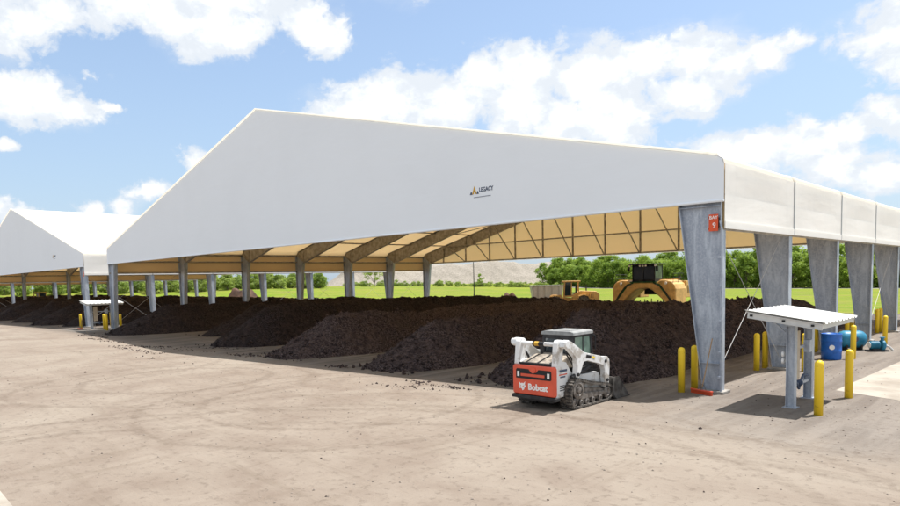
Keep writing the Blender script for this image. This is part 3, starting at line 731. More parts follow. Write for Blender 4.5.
# ------------------------------------------------------------------ open utility shelter
def shelter(label, loc, rz=0):
    S = thing('utility_shelter', label, 'shelter', loc, rz, 'open metal utility shelters')
    for y, x in ((-.86,.03),(.86,-.03)):
        p = MB(); p.box((x,y,1.2),(.20,.014,2.4)); p.box((x-.1,y,1.2),(.014,.20,2.4)); p.box((x+.1,y,1.2),(.014,.20,2.4)); p.box((x,y,.012),(.34,.32,.022))
        po = p.build('post', M['galv'], S)
    za, zb, xa, xb, ya, yb = 2.47, 2.20, -.90, .90, -1.45, 1.62
    sl = (zb-za)/(xb-xa)
    def zr(x): return za+(x-xa)*sl
    r = MB(); n = 61; prof = []
    for i in range(n):
        y = ya-.04+(yb-ya+.08)*i/(n-1); prof.append((y, .045*(1 if (i % 6) in (0,1) else 0)))
    for a in range(n-1):
        (y0,h0),(y1,h1) = prof[a],prof[a+1]
        for dz in (0,-.006):
            r.add([(xa-.06,y0,zr(xa-.06)+h0+.10+dz),(xb+.06,y0,zr(xb+.06)+h0+.10+dz),(xb+.06,y1,zr(xb+.06)+h1+.10+dz),(xa-.06,y1,zr(xa-.06)+h1+.10+dz)], [(0,1,2,3)])
    r.build('roof_sheet', M['sheet_roof'], S)
    for y in (ya+.04, yb-.04):
        f = MB(); f.beam((xa,y,zr(xa)+.015),(xb,y,zr(xb)+.015),.06,.14)
        f.beam((xa,y-.035,zr(xa)+.085),(xb,y-.035,zr(xb)+.085),.05,.02); f.beam((xa,y-.035,zr(xa)-.055),(xb,y-.035,zr(xb)-.055),.05,.02); f.build('roof_beam', M['rail_white'], S)
    for x in (xa+.05, .04, xb-.05):
        f = MB(); f.beam((x,ya+.08,zr(x)+.02),(x,yb-.08,zr(x)+.02),.06,.13); f.build('roof_purlin', M['rail_white'], S)
    for x in (xa+.10, .0, xb-.22):
        f = MB(); f.box((x,ya-.005,zr(x)+.015),(.07,.03,.05)); f.build('beam_clip', M['black'], S)
    for y in (-.86,.86):
        f = MB(); f.beam((-.5,y+.01,zr(-.5)-.08),(.02,y+.01,1.85),.05,.05); f.box((0,y,zr(0)-.10),(.3,.22,.12)); f.build('knee_brace', M['galv'], S)
    for z in (.55,1.55):
        f = MB(); f.box((.0,0,z),(.06,1.5,.07)); f.build('cross_rail', M['galv'], S)
    p = MB(); p.box((.07,-.52,1.38),(.03,.34,1.3)); p.build('back_board', M['tan_panel'], S, bevel=.004)
    p = MB(); p.box((.07,.40,1.55),(.16,.26,.34)); p.build('control_box', M['galv'], S, bevel=.01)
    for z in (1.42,1.24):
        p = MB(); p.lathe([(.01,-.03),(.075,-.03),(.08,0),(.06,.025),(.01,.03)], (-.17,-.86,z), 'x', 14); p.build('gauge', M['letter_white'], S)
        p = MB(); p.lathe([(.01,-.008),(.03,-.008),(.03,.01),(.01,.01)], (-.20,-.86,z), 'x', 12); p.build('gauge_hub', M['letter_dark'], S)
    p = MB(); p.path([(.0,-.7,.72),(.02,-.4,.60),(.03,-.2,.42),(.03,-.05,.62),(.02,.2,.75),(.02,.6,.7)], .035, 7); p.build('hose', M['letter_dark'], S)
    p = MB(); p.lathe([(.01,-.04),(.09,-.04),(.09,.04),(.01,.04)], (.04,-.2,.58), 'y', 12); p.tube((.04,-.2,.58),(-.1,-.2,.72),.02,6); p.build('valve', M['letter_dark'], S)
    p = MB(); p.path([(.06,-.62,.02),(.06,-.62,1.9)], .02, 6); p.build('water_pipe', M['rail_white'], S)
    return S
sh = shelter('open galvanised shelter with ribbed sheet roof, nearest the camera at right', (2.11,.0,0))
shelter_far = copy_thing(sh, 'small open shelter with pale roof by the far left column', (-56.1,.15,0))

# ------------------------------------------------------------------ small things along the right columns
B = thing('barrel', 'blue plastic barrel standing behind the near shelter', 'barrel', (.28,10.35,0))
b = MB(); R = .37; H = 1.06
b.lathe([(R*.93,0),(R,.04),(R,.30),(R*1.03,.33),(R*1.03,.37),(R,.40),(R,.70),(R*1.03,.73),(R*1.03,.77),(R,.80),(R,H-.05),(R*1.02,H-.03),(R*1.02,H),(R*.96,H),(R*.95,H-.06),(.01,H-.06)], (0,0,0), 'z', 28)
b.build('drum', M['blue_plastic'], B, smooth=True)
b = MB(); b.lathe([(.005,0),(.10,0),(.10,.008),(.005,.008)], (0,0,0), 'x', 14)
lb = b.build('drum_label', M['letter_white'], B); lb.location = (R*.30,-R*.955,.52); lb.rotation_euler = (0,0,math.radians(-72.6))
b = MB(); b.lathe([(.01,0),(.05,0),(.05,.04),(.01,.04)], (.18,.1,H-.06), 'z', 10); b.build('bung', M['black'], B)

Tk = thing('pressure_tank', 'teal horizontal pressure tank on the ground behind the barrel', 'tank', (.05,14.5,0), math.radians(38))
b = MB(); b.lathe([(.01,-.62),(.15,-.61),(.27,-.56),(.36,-.46),(.40,-.32),(.40,.32),(.36,.46),(.27,.56),(.15,.61),(.01,.62)], (0,0,.47), 'x', 24); b.build('shell', M['teal'], Tk, smooth=True)
for x in (-.32,.32):
    b = MB(); b.prism([(-.28,0),(.28,0),(.34,.35),(-.34,.35)], 'x', x-.04, x+.04); b.build('saddle', M['dark'], Tk)
b = MB(); b.tube((0,0,.85),(0,0,.96),.05,10); b.lathe([(.01,0),(.08,0),(.08,.03),(.01,.03)], (0,0,.95), 'z', 10); b.build('inlet', M['steel_worn'], Tk)
b = MB(); b.lathe([(.01,-.006),(.12,-.006),(.12,.006),(.01,.006)], (0,-.40,.5), 'y', 14); b.build('port_cover', M['letter_dark'], Tk)

Pm = thing('water_pump', 'small teal pump on the ground before the fourth right column', 'pump', (1.1,14.25,0), math.radians(40))
b = MB(); b.lathe([(.02,-.34),(.14,-.34),(.17,-.30),(.17,.04),(.10,.06),(.10,.12),(.02,.12)], (.02,0,.28), 'x', 16)
for k in range(7): b.lathe([(.15,-.28+.045*k),(.185,-.28+.045*k),(.185,-.265+.045*k),(.15,-.265+.045*k)], (.02,0,.28), 'x', 16)
b.build('motor', M['teal'], Pm)
b = MB(); b.lathe([(.02,0),(.21,0),(.24,.03),(.24,.12),(.18,.17),(.02,.18)], (.14,0,.27), 'x', 18); b.tube((.22,0,.4),(.22,0,.62),.07,12); b.lathe([(.02,0),(.11,0),(.11,.03),(.02,.03)], (.22,0,.60), 'z', 12); b.build('volute', M['teal'], Pm)
b = MB(); b.lathe([(.02,0),(.13,0),(.13,.02),(.02,.02)], (-.34,0,.28), 'x', 16); b.build('fan_cover', M['letter_white'], Pm)
b = MB(); b.box((0,0,.035),(.85,.36,.07)); b.box((-.1,0,.09),(.3,.26,.06)); b.build('base_frame', M['dark'], Pm)
b = MB(); b.path([(.32,0,.27),(.5,-.02,.2),(.66,-.03,.04)], .045, 8); b.build('suction_pipe', M['rail_white'], Pm)

Bm = thing('push_broom', 'push broom with wooden handle leaning on the sign column', 'broom', (-.50,-.33,0), math.radians(-19))
b = MB(); b.box((0,0,.115),(.80,.085,.045)); b.build('head', M['red_paint'], Bm, bevel=.008)
b = MB()
for i in range(20):
    for j in range(3): b.tube((-.37+i*.039+random.uniform(-.01,.01),-.028+j*.028,.0),(-.37+i*.039,-.024+j*.024,.095),.013,4)
b.build('bristles', M['sign_red'], Bm)
b = MB(); b.tube((0,.0,.12),(.03,.40,1.66),.017,8); b.build('handle', M['wood'], Bm)
b = MB(); b.lathe([(.02,0),(.035,0),(.03,.1),(.02,.1)], (0,0,.135), 'z', 10); b.beam((-.16,0,.14),(0,.05,.32),.015,.015); b.beam((.16,0,.14),(0,.05,.32),.015,.015); b.build('socket', M['steel_worn'], Bm)
broom_far = copy_thing(Bm, 'red broom head lying by the far shelter post', (-56.7,-1.5,0), math.radians(10))

# flat bar / downpipe up the corner column
Dp = thing('downpipe', 'slim galvanised pipe clamped up the outer edge of the sign column', 'pipe', (-.05,-.02,0))
b = MB(); b.tube((0,0,0),(0,0,4.9),.028,8); b.tube((0,0,4.9),(-.1,.1,5.15),.028,8); b.build('pipe', M['galv'], Dp)
for z in (.5,1.25,2.2,3.2,4.1):
    b = MB(); b.box((-.045,.02,z),(.14,.09,.06)); b.build('clamp', M['galv'], Dp)

# ------------------------------------------------------------------ compost windrows
def windrow(label, cx, hw, h, y0, y1, seed, res=.15, clumps=1200, m='compost_shaded', drift=0., group='dark compost windrows'):
    """long ridge along +Y with a rounded, slumped nose at y0; origin at its nose on the ground"""
    nx = int((2*hw+2.4)/res); ny = int((y1-y0+2.4)/res)
    mb = MB(); S = Vector((seed*17.3, seed*5.1, seed*2.7)); rng = random.Random(seed)
    hwm = hw
    def height(x, y):
        yy = y-y0; L = y1-y0
        wob = noise.noise(Vector((y*.16, seed, 0)))*.55+noise.noise(Vector((y*.5, seed+9, 0)))*.25
        xc = x-drift*yy-wob*.6
        hh = h*(1+.11*noise.noise(Vector((y*.22, seed*3, 7)))+.07*noise.noise(Vector((y*.8, seed*3, 3))))
        hh *= 1-.30*smooth(.5, 1, yy/L)
        # distance from toe measured inside a capsule footprint
        rn = hw*.98
        wob2 = .5*noise.noise(Vector((x*.55, y*.55, seed)))
        nl = rn*1.45
        if yy < nl: d = rn-math.hypot(xc, (nl-yy)*rn/nl)
        elif L-yy < rn: d = rn-math.hypot(xc, rn-(L-yy))
        else: d = rn-abs(xc)
        d += wob2*.55
        tt = d/rn
        if tt <= 0: return -.12+max(-.25, tt*.5)
        z = hh*min(1., 1.12*tt)**.92 if tt < .75 else hh*(.80+.20*math.sin(min(1, (tt-.75)/.25)*PI/2)*1.0+.0)
        if tt < .75: z = hh*(tt/.75)*.80
        p = Vector((x, y, z))
        a = noise.fractal(p*1.5+S, .9, 2.1, 4)*.09+noise.noise(p*4.1+S)*.075+noise.noise(p*7.3+S)*.07
        return z+a*min(1, tt*6)
    idx = {}
    for i in range(nx+1):
        for j in range(ny+1):
            jx = (i/nx-.5)*(2*hw+2.4); y = y0-1.2+(y1-y0+2.4)*j/ny
            x = jx+drift*(y-y0)
            xo = x+rng.uniform(-.3,.3)*res; yo = y+rng.uniform(-.3,.3)*res
            z = height(xo, yo)
            idx[i,j] = len(mb.v); mb.v.append((xo, yo-y0, z))
    for i in range(nx):
        for j in range(ny):
            q = (idx[i,j], idx[i+1,j], idx[i+1,j+1], idx[i,j+1])
            if max(mb.v[k][2] for k in q) > -.02: mb.f.append(q); mb.m.append(0)
    # loose clods
    for _ in range(clumps):
        y = y0+(y1-y0)*rng.random()**1.8*.8-.1; x = rng.uniform(-hw*.93, hw*.93)+drift*(y-y0)
        z = height(x, y)
        if z < -.02:
            if rng.random() > .12: continue
            z = .01
        r = rng.choice((.02,.03,.03,.04,.05,.11)); c = Vector((x,y-y0,z+r*.3))
        vs = [c+Vector(d)*r*rng.uniform(.6,1.3) for d in ((1,0,0),(-1,0,0),(0,1,0),(0,-1,0),(0,0,1),(0,0,-1))]
        mb.add(vs, [(0,2,4),(2,1,4),(1,3,4),(3,0,4),(2,0,5),(1,2,5),(3,1,5),(0,3,5)])
    o = mb.build('compost_windrow', M[m], None, loc=(cx, y0, 0), recalc=False)
    return tag(o, label, 'compost pile', group)
windrow('dark compost windrow beside the white tracked loader, first from the right', -5.9, 2.95, 2.3, -2.7, 31, 1, .13, 2600, 'compost')
windrow('dark compost windrow with a broad rough nose, second from the right', -12.9, 2.5, 1.8, -2.9, 35, 2, .135, 2400, 'compost')
windrow('dark compost windrow tapering to a low nose, third from the right', -20.7, 2.7, 1.95, -3.0, 36, 3, .15, 1600, 'compost')
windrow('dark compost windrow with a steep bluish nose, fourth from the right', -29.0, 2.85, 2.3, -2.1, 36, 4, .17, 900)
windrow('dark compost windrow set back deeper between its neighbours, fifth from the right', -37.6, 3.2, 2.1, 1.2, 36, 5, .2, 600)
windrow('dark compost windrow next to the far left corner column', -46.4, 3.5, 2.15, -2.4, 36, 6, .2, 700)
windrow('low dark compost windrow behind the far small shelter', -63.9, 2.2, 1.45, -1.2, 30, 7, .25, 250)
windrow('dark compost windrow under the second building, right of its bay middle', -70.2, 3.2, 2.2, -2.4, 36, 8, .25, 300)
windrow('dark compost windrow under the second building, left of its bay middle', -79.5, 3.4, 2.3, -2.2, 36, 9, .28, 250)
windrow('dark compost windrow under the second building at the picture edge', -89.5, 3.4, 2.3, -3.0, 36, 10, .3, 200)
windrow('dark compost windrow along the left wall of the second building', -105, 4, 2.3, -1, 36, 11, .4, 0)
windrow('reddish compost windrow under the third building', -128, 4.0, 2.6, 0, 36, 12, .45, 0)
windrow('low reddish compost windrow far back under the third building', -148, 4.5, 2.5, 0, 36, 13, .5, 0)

# crumbs of compost dropped over the yard, in trails left by buckets
def crumbs():
    mb = MB(); rng = random.Random(5)
    def clod(x, y, r):
        c = Vector((x,y,r*.25))
        vs = [c+Vector((a*r*rng.uniform(.7,1.3), b*r*rng.uniform(.7,1.3), d*r*rng.uniform(.4,.9))) for a,b,d in ((1,0,0),(-1,0,0),(0,1,0),(0,-1,0),(0,0,1),(0,0,-1))]
        mb.add(vs, [(0,2,4),(2,1,4),(1,3,4),(3,0,4),(2,0,5),(1,2,5),(3,1,5),(0,3,5)])
    trails = [((-33.8,-4.6),(-25.5,-1.2),150,.35),((-36.5,-5.6),(-27.5,-5.6),140,.4),((-36,-5.0),(-26.5,-3.4),150,.35),((-44,-4.6),(-37,-4.2),90,.4),((-24.2,-3.6),(-22,-2.9),150,.45),((-15.8,-3.2),(-14.6,-2.9),120,.3),((-9.6,-3.9),(-6.6,-4.0),170,.35),((-49,-3.6),(-43.5,-3.3),160,.5),
              ((-10.8,-5.2),(-7.5,-4.7),60,.3),((-28.5,-7),(-21,-6.4),30,.3)]
    for (x0,y0),(x1,y1),n,sp in trails:
        for _ in range(n*2//3):
            u = rng.random(); clod(x0+(x1-x0)*u+rng.gauss(0,sp*.6), y0+(y1-y0)*u+rng.gauss(0,sp*.45), rng.choice((.015,.02,.03,.04,.06)))
    for _ in range(300):
        clod(rng.uniform(-35,6), rng.uniform(-14,-2.5), rng.choice((.008,.012,.016,.025)))
    for _ in range(120):
        clod(rng.uniform(-2,4), rng.uniform(-3,9), rng.choice((.012,.018,.025)))
    for _ in range(6):
        clod(rng.uniform(-25,2), rng.uniform(-11,-4), rng.choice((.03,.04,.055)))
    o = mb.build('compost_crumbs', M['compost'], None, recalc=False)
    tag(o, 'dark compost crumbs scattered over the dusty yard', 'crumbs', None, 'stuff')
crumbs()
M['stone'] = mat('yard_stones', (.30,.26,.22), .9, 0, .4, 2, c2=(.15,.125,.105))
def pebbles():
    mb = MB(); rng = random.Random(9)
    for _ in range(5200):
        y = rng.uniform(-17, 8); x = rng.uniform(-26, 9)
        if noise.noise(Vector((x*.45, y*.45, 4))) < rng.uniform(-.35,.35): continue
        r = rng.choice((.008,.011,.014,.018,.026)); c = Vector((x,y,r*.3))
        vs = [c+Vector((a*r*rng.uniform(.7,1.4), b*r*rng.uniform(.7,1.4), d*r*rng.uniform(.4,.9))) for a,b,d in ((1,0,0),(-1,0,0),(0,1,0),(0,-1,0),(0,0,1),(0,0,-1))]
        mb.add(vs, [(0,2,4),(2,1,4),(1,3,4),(3,0,4),(2,0,5),(1,2,5),(3,1,5),(0,3,5)])
    tag(mb.build('gravel', M['stone'], None, recalc=False), 'small loose stones scattered over the dusty yard', 'gravel', None, 'stuff')
pebbles()

# ------------------------------------------------------------------ windrow turner straddling the far end of a windrow
def turner(label, loc, rz):
    T = thing('windrow_turner', label, 'windrow turner', loc, rz)   # front faces -Y
    h = MB(); D0, D1 = 0, 2.6
    # arched housing: outer outline and tunnel opening
    out = [(-3.25,.55),(-3.25,2.35),(-3.1,2.80),(-2.75,3.08),(-2.2,3.2),(-1.7,3.18),(-1.35,2.95),(1.35,2.95),(1.7,3.16),(2.2,3.18),(2.75,3.05),(3.1,2.75),(3.25,2.3),(3.25,.55),(2.75,.55),(.95,2.15),(.55,2.35),(-.55,2.35),(-.95,2.15),(-2.75,.55)]
    h.prism(out, 'y', D0, D1); ho = h.build('housing', M['machine_yellow'], T, bevel=.14)
    for s in (1,-1):
        g = MB(); g.prism([(s*2.95,1.15),(s*2.72,1.15),(s*1.55,2.66),(s*1.0,2.86),(s*1.05,2.95),(s*1.7,2.78)] if s > 0 else [(-2.95,1.15),(-2.72,1.15),(-1.55,2.66),(-1.0,2.86),(-1.05,2.95),(-1.7,2.78)], 'y', -.03, .0)
        g.build('stripe', M['green_trim'], ho)
        t_ = MB(); t_.prism([(-.3,0),(3.4,0),(3.7,.3),(3.6,.75),(3.2,.9),(-.2,.9),(-.5,.6),(-.5,.25)], 'x', s*2.55, s*3.2); t_.build('crawler', M['rubber'], T, bevel=.03)
        e = MB(); e.prism([(2.6,1.4),(4.6,1.4),(4.6,2.5),(4.3,2.8),(3.8,2.95),(2.6,3.05)], 'x', s*1.5, s*3.2); e.build('engine_hood', M['machine_yellow'], T, bevel=.06)
        for k in range(5):
            q = MB(); q.box((s*3.215,3.0+k*.3,2.2),(.02,.06,.8)); q.build('hood_louvre', M['dark'], T)
        for k in range(7):
            q = MB(); q.box((s*2.1,.25+k*.34,3.19),(1.15,.07,.05)); q.build('hood_rib', M['machine_yellow'], T)
        q = MB()
        for yy in (.15,1.3,2.5): q.tube((s*2.95,yy,2.9),(s*2.95,yy,3.75),.022,6)
        q.tube((s*2.95,.15,3.75),(s*2.95,2.5,3.75),.022,6); q.tube((s*2.95,.15,3.35),(s*2.95,2.5,3.35),.018,6); q.build('hand_rail', M['dark'], T)
        q = MB(); q.path([(s*2.4,-.06,1.9),(s*1.9,-.07,2.5),(s*1.2,-.06,2.8)], .035, 6); q.tube((s*2.75,-.08,1.3),(s*2.3,-.08,2.0),.06,8); q.build('hydraulic_line', M['dark'], T)
        q = MB(); q.lathe([(.01,-.05),(.12,-.05),(.13,.02),(.01,.03)], (s*2.3,-.06,2.85), 'y', 12); q.build('head_light', M['letter_white'], T)
        q = MB(); q.tube((s*2.2,3.6,3.0),(s*2.2,3.6,3.55),.08,10); q.build('exhaust', M['dark'], T)
    q = MB(); q.box((0,2.4,2.05),(1.9,.04,.7)); q.build('rubber_curtain', M['black'], T)
    q = MB(); q.box((0,.9,2.98),(2.7,1.9,.1)); q.build('platform', M['green_trim'], T)
    c = MB(); X, Y0, Y1, Z0, Z1 = 1.12, .15, 1.85, 3.03, 4.62
    for x in (-X,X):
        for y in (Y0,Y1): c.box((x,y,(Z0+Z1)/2),(.10,.10,Z1-Z0))
        c.box((x,(Y0+Y1)/2,Z0+.12),(.08,Y1-Y0,.24))
    c.box((0,Y0,Z0+.1),(2*X,.08,.2)); c.box((0,Y1,Z0+.5),(2*X,.08,1.0)); c.box((0,Y0,Z1-.06),(2*X,.09,.12)); c.box((0,Y0,(Z0+Z1)/2),(.07,.06,Z1-Z0))
    cab = c.build('cab', M['black'], T)
    r = MB(); r.box((0,(Y0+Y1)/2-.1,Z1+.07),(2*X+.55,Y1-Y0+.5,.13)); r.build('cab_roof', M['dark'], cab, bevel=.03)
    p = MB(); p.box((-X/2,Y0+.01,3.85),(X-.1,.02,1.3)); p.box((X/2,Y0+.01,3.85),(X-.1,.02,1.3)); p.build('windscreen', M['glass_dark'], cab)
    for x in (-X,X):
        p = MB(); p.box((x,(Y0+Y1)/2,3.9),(.02,Y1-Y0-.1,1.3)); p.build('side_window', M['glass_green'], cab)
    for x in (-1.3,-.25,.05,.35,1.3):
        p = MB(); p.lathe([(.01,-.06),(.09,-.06),(.10,.0),(.01,.02)], (x,Y0-.28,Z1-.06), 'y', 10); p.build('work_light', M['letter_white'], cab)
    for s in (1,-1):
        p = MB(); p.path([(s*X,Y0,4.5),(s*(X+.3),Y0-.2,4.5)], .03, 6); p.box((s*(X+.32),Y0-.2,4.25),(.22,.08,.45)); p.build('mirror', M['black'], cab)
    p = MB(); p.lathe([(.01,-2.5),(.28,-2.5),(.28,2.5),(.01,2.5)], (0,1.3,.75), 'x', 12)
    for i in range(26):
        a = i*1.9; x = -2.4+i*.19
        p.box((x,1.3+.42*math.cos(a),.75+.42*math.sin(a)),(.05,.12,.34), Matrix.Rotation(a-PI/2, 3, 'X'))
    p.build('drum', M['steel_worn'], T)
    return T
turner('tan windrow turner with black cab straddling the far end of the windrows', (-23.1,38.6,0), math.radians(3))

# ------------------------------------------------------------------ wheel loader (front towards -X)
def wheel_loader(label, loc, rz):
    T = thing('wheel_loader', label, 'loader', loc, rz, 'yellow wheel loaders')
    for x in (-1.5,1.5):
        for y in (-1.0,1.0):
            w = MB(); s = 1 if y > 0 else -1
            w.lathe([(.40,-.28),(.68,-.30),(.78,-.24),(.80,-.1),(.80,.1),(.78,.24),(.68,.30),(.40,.28)], (x,y,.80), 'y', 22)
            for k in range(18):
                a = 2*PI*k/18; w.box((x+.80*math.cos(a),y,.80+.80*math.sin(a)),(.10,.54,.07), Matrix.Rotation(-a, 3, 'Y') @ Matrix.Rotation(.0, 3, 'X'))
            wo = w.build('wheel', M['rubber'], T)
            r = MB(); r.lathe([(.02,-.2),(.41,-.2),(.41,.2),(.30,.24),(.28,.14),(.12,.14),(.10,.22),(.02,.22)] if s > 0 else [(.02,-.22),(.10,-.22),(.12,-.14),(.28,-.14),(.30,-.24),(.41,-.2),(.41,.2),(.02,.2)], (x,y,.80), 'y', 16); r.build('rim', M['machine_yellow'], wo)
    b = MB(); b.prism([(.35,.75),(3.0,.75),(3.25,1.0),(3.25,1.75),(2.9,2.05),(1.2,2.15),(.35,1.7)], 'y', -.68, .68); b.build('engine_hood', M['machine_yellow'], T, bevel=.05)
    b = MB(); b.prism([(-2.0,.6),(.4,.6),(.4,1.35),(-.6,1.45),(-1.4,1.55),(-1.9,1.2)], 'y', -.5, .5); b.build('front_frame', M['machine_yellow'], T, bevel=.04)
    for x0, x1 in ((-2.15,-.85),(.85,2.2)):
        for s in (1,-1):
            q = MB(); xm = (x0+x1)/2
            q.prism([(x0,1.2),(x0+.15,1.60),(xm-.25,1.72),(xm+.25,1.72),(x1-.15,1.60),(x1,1.2),(x1-.05,1.2),(x1-.2,1.54),(xm,1.66),(x0+.2,1.54),(x0+.05,1.2)], 'y', s*.70, s*1.28); q.build('fender', M['machine_yellow'], T)
    for k in range(4):
        q = MB(); q.box((1.9+k*.22,-.69,1.55),(.05,.02,.45)); q.build('hood_louvre', M['dark'], T)
    c = MB()
    for x, xt in ((-.55,-.45),(.25,.25),(1.05,1.0)):
        for y in (-.66,.66): c.beam((x,y,1.5),(xt,y,3.1),.10,.10)
    c.box((.25,0,1.55),(1.7,1.4,.16))
    cab = c.build('cab', M['machine_yellow'], T)
    r = MB(); r.box((.25,0,3.17),(1.95,1.65,.15)); r.build('cab_roof', M['machine_yellow'], cab, bevel=.04)
    for y in (-.66,.66):
        p = MB(); p.box((-.12,y,2.35),(.62,.02,1.45)); p.build('side_window', M['glass'], cab)
    p = MB(); p.box((-.48,0,2.3),(.02,1.2,1.5)); p.build('windscreen', M['glass'], cab)
    p = MB(); p.box((.5,0,1.9),(.5,.55,.15)); p.box((.78,0,2.3),(.14,.5,.8)); p.build('seat', M['black'], cab)
    q = MB(); q.tube((1.9,.2,2.1),(1.9,.2,2.75),.07,10); q.build('exhaust', M['dark'], T)
    for s in (1,-1):
        q = MB(); q.prism([(-.9,1.75),(-.75,1.55),(-2.4,.95),(-3.35,.62),(-3.4,.85),(-2.5,1.3)], 'y', s*.42, s*.56); q.build('lift_arm', M['machine_yellow'], T, bevel=.02)
        q = MB(); q.tube((s*0-.8,s*.35,1.0),(-2.3,s*.35,1.05),.07,8); q.build('lift_cylinder', M['dark'], T)
    b = MB(); b.prism([(-3.35,1.25),(-3.28,1.25),(-3.2,.6),(-3.4,.24),(-3.8,.12),(-4.55,.10),(-4.55,.07),(-3.8,.07),(-3.42,.18),(-3.28,.6)], 'y', -1.3, 1.3)
    for s in (1,-1): b.prism([(-3.35,1.25),(-3.7,1.2),(-4.5,.08),(-3.8,.08),(-3.4,.2),(-3.25,.6)], 'y', s*1.28, s*1.33)
    b.build('bucket', M['steel_worn'], T)
    return T
wl = wheel_loader('yellow wheel loader with open cab behind the windrows, left of the turner', (-32.9,40.4,0), math.radians(38))
copy_thing(wl, 'wheel loader far off under the left buildings, half hidden by compost', (-134,13.5,0), math.radians(200))

# grey steel tipping trailer next to the loader
Tr = thing('tipping_trailer', 'shiny grey tipping trailer left of the yellow wheel loader', 'trailer', (-37.0,42.0,0), math.radians(45))
b = MB(); b.prism([(-1.6,1.2),(1.5,1.2),(1.75,2.75),(-1.9,2.75)], 'y', -1.1, 1.1); bd = b.build('tub', M['rail_white'], Tr, bevel=.03)
for x in (-1.2,-.4,.4,1.2):
    q = MB(); q.box((x,-1.13,1.98),(.09,.06,1.5)); q.build('rib', M['cable'], bd)
q = MB(); q.box((0,-1.13,2.74),(3.6,.1,.1)); q.box((0,1.13,2.74),(3.6,.1,.1)); q.build('top_rail', M['cable'], bd)
q = MB(); q.box((0,0,1.08),(3.3,.8,.18)); q.beam((1.6,0,1.05),(3.0,0,.6),.14,.14); q.build('chassis', M['dark'], Tr)
for x in (-.6,.5):
    for y in (-.95,.95):
        q = MB(); q.lathe([(.2,-.16),(.42,-.18),(.50,-.12),(.50,.12),(.42,.18),(.2,.16)], (x,y,.5), 'y', 18); q.build('wheel', M['rubber'], Tr)

def mound_mesh(name, L, Wd, H, seed, m, label, cat, loc, rz, nx=60, ny=24, rough=.12, flat=.6):
    mb = MB()
    for i in range(nx+1):
        for j in range(ny+1):
            u = i/nx*2-1; v = j/ny*2-1
            e = smooth(1.0, flat, abs(u)) ; k = min(1, (1-abs(v))/.75)
            z = H*e*k*(1+.22*noise.noise(Vector((u*4+seed, v*1.2, 0)))+.06*noise.noise(Vector((u*19+seed, v*3, 2))))
            z += rough*H*noise.fractal(Vector((u*L*.14+seed, v*Wd*.14, seed)), .9, 2.1, 4)*min(1, e*k*4)
            mb.v.append((u*L/2, v*Wd/2, z-.15))
    for i in range(nx):
        for j in range(ny):
            a = i*(ny+1)+j; mb.f.append((a, a+ny+1, a+ny+2, a+1)); mb.m.append(0)
    o = mb.build(name, m, None, smooth=True, loc=loc, recalc=False); o.rotation_euler = (0,0,rz)
    return tag(o, label, cat)

# ------------------------------------------------------------------ trees and scrub
def tree_proto(name, H, R, seed, leafm, nclump=26, nleaf=44, lsize=.42, base=.12):
    rng = random.Random(seed)
    T = thing(name, '', 'tree', (0,0,0))
    tr = MB(); tr.tube((0,0,-.3),(.1,0,H*.35),.16,7,.11)
    cl = []
    for i in range(nclump):
        a = rng.uniform(0, 2*PI); zz = H*(base+(.93-base)*rng.random()**.8)
        f = (zz/H-base)/(1-base); prof = (.55+.45*math.sin(PI*min(1, f*1.15)))*(1 if f < .6 else (1-(f-.6)/.4*.55))
        rr = R*prof*math.sqrt(rng.uniform(.15,1))
        cl.append((Vector((rr*math.cos(a), rr*math.sin(a), zz)), R*rng.uniform(.24,.44)))
    for c, r in cl[:7]:
        tr.tube((.05,0,H*rng.uniform(.12,.33)), c*0.9+Vector((0,0,-.2)), .07, 5, .03)
    tr.build('trunk', M['bark'], T)
    cr_ = MB()
    for c, r in cl:
        for _ in range(nleaf):
            d = Vector((rng.gauss(0,1),rng.gauss(0,1),rng.gauss(0,1))).normalized()*r*rng.uniform(.45,1.08)
            d.z *= .75; p = c+d
            if p.z < .15: p.z = rng.uniform(.15,.8)
            n = (d.normalized()+Vector((rng.uniform(-.7,.7),rng.uniform(-.7,.7),rng.uniform(-.2,.9)))).normalized()
            a = n.orthogonal().normalized(); b = n.cross(a); s = lsize*rng.uniform(.6,1.25); th = rng.uniform(0,PI)
            u = (a*math.cos(th)+b*math.sin(th))*s*.6; w_ = (b*math.cos(th)-a*math.sin(th))*s*.4
            cr_.add([p-u, p-w_*.9, p+u, p+w_*.9], [(0,1,2,3)])
    cr_.build('crown', leafm, T, recalc=False)
    return T
def plant_line(protos, spots, label, group):
    used = set()
    for i, (x, y, sc, k) in enumerate(spots):
        p = protos[k % len(protos)]
        o = p if id(p) not in used else copy_tree(p)
        used.add(id(p))
        o.location = (x, y, terrain(x, y)); o.scale = (sc*rngt.uniform(.9,1.15), sc*rngt.uniform(.9,1.15), sc)
        o.rotation_euler = (0,0,rngt.uniform(0,6.28)); o['label'] = label; o['group'] = group
rngt = random.Random(3)
protos = [tree_proto('hedge_tree', 9.0+.5*(i % 3), 3.6, 40+i, M['leaf'], 54, 62, .46, .04) for i in range(5)]
def along(pts, step, off, jit, sc):
    res = []; k = 0
    for i in range(len(pts)-1):
        a, b = Vector(pts[i]), Vector(pts[i+1]); L = (b-a).length; n = max(1, int(L/step)); nrm = Vector((-(b-a).y, (b-a).x)).normalized()
        for j in range(n):
            p = a+(b-a)*(j/n)+nrm*(off+rngt.uniform(-jit,jit))
            res.append((p.x, p.y, rngt.uniform(*sc), rngt.randrange(5)))
    return res
HL = [(-131,168),(-99,158),(-62,146),(-37,138),(-17,132),(15,121),(60,106)]
spots = along(HL, 3.4, 1, 1.0, (.70,.95))+along(HL, 3.6, 6, 1.3, (.95,1.14))
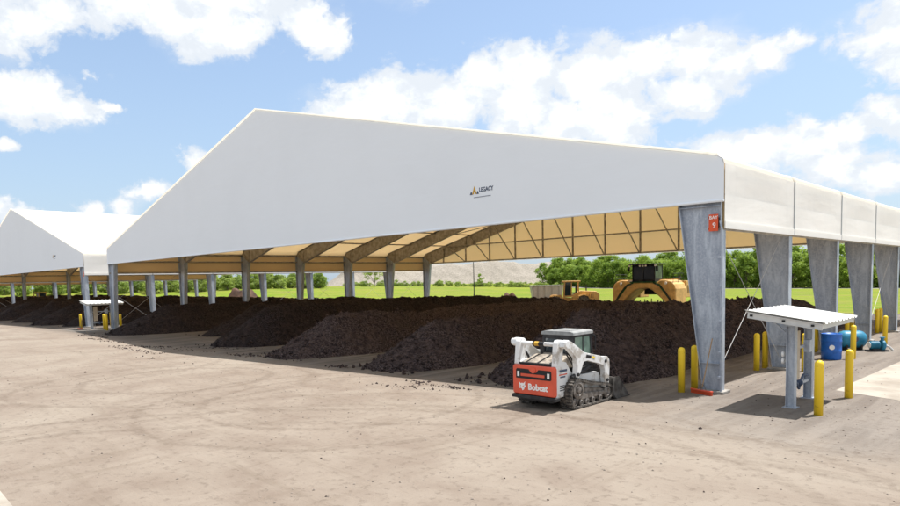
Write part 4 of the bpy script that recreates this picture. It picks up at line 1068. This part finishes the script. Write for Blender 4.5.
plant_line(protos, spots, 'dense green tree in the long row beyond the grass field at right', 'trees in the row beyond the field')
scrub = [tree_proto('scrub_tree', 5.2+.6*i, 3.0, 60+i, M['leaf_pale'], 34, 52, .55, .02) for i in range(3)]
SP = []
for px, d in ((-10,230),(8,236),(26,228),(44,238),(60,230),(76,240),(92,232),(108,238),(124,230),(140,236),(157,228),(173,236),(190,224),(204,216),(217,220),(230,212),(243,216),(256,210),(269,214),(282,208),(295,214),(308,206),(320,210)):
    a = math.atan2(-.70130+.71188*(px-450)/644.8, .70859+.70188*(px-450)/644.8)
    for dd in (0, 5, 12):
        SP.append((7.65+(d+dd)*math.sin(a+rngt.uniform(-.008,.008)), -19.27+(d+dd)*math.cos(a), rngt.uniform(.62,.95)*(1.12 if dd else 1)*(.95 if px < 230 else .9), rngt.randrange(3)))
plant_line(scrub, SP, 'pale green scrub tree along the left end of the field', 'scrub trees beyond the left end of the field')
bush = [tree_proto('scrub_bush', 2.0+.4*i, 1.9, 80+i, M['leaf_pale'], 12, 34, .42, .05) for i in range(2)]
SB = []
rb = random.Random(12)
for k in range(72):
    u = k/71; x = -178+u*66; y = 120+u*42
    SB.append((x+rb.uniform(-2,2), y+rb.uniform(-3,3), rb.uniform(.4,.85), k))
plant_line(bush, SB, 'low green bush at the foot of the grey spoil mound', 'bushes at the foot of the mound')
lone = tree_proto('lone_tree', 7.0, 3.4, 95, M['leaf_pale'], 16, 36, .5, .3)
lone['label'] = 'solitary pale green tree standing in front of the grey spoil mound'; lone.location = (-166,120,terrain(-166,120))
young = tree_proto('young_tree', 4.6, 1.5, 96, M['leaf'], 9, 34, .4, .1)
young['label'] = 'narrow young tree at the foot of the mound near the light pole'; young.location = (-141,146,terrain(-141,146))

mound_mesh('spoil_mound', 132, 34, 8.6, 3, M['gravel'], 'long grey spoil mound beyond the field', 'mound', (-176,181,1.5), math.atan2(46,38), 180, 40, .05, .76)
mound_mesh('compost_heap', 9, 6, 2.9, 5, M['compost_brown'], 'reddish brown heap of compost seen through the gap between the buildings', 'compost pile', (-111.5,43,0), .4, 40, 26, .07, .3)
mound_mesh('soil_heap', 4.2, 3.2, 2.0, 8, M['compost_brown'], 'small grey brown heap left of the tipping trailer', 'soil heap', (-39.3,38.0,0), .4, 30, 22, .06, .2)

# slim pole on the field, seen below the far gable
P = thing('light_pole', 'slim dark pole standing in the field before the spoil mound', 'pole', (-86,83,0))
b = MB(); b.lathe([(.16,0),(.16,.5),(.11,.55),(.07,9.2),(.01,9.25)], (0,0,terrain(-86,83)), 'z', 10); b.build('shaft', M['dark'], P)
b = MB(); b.tube((0,0,9.0),(1.2,0,9.3),.04,6); b.box((1.4,0,9.3),(.6,.25,.12)); b.build('lamp_arm', M['dark'], P)
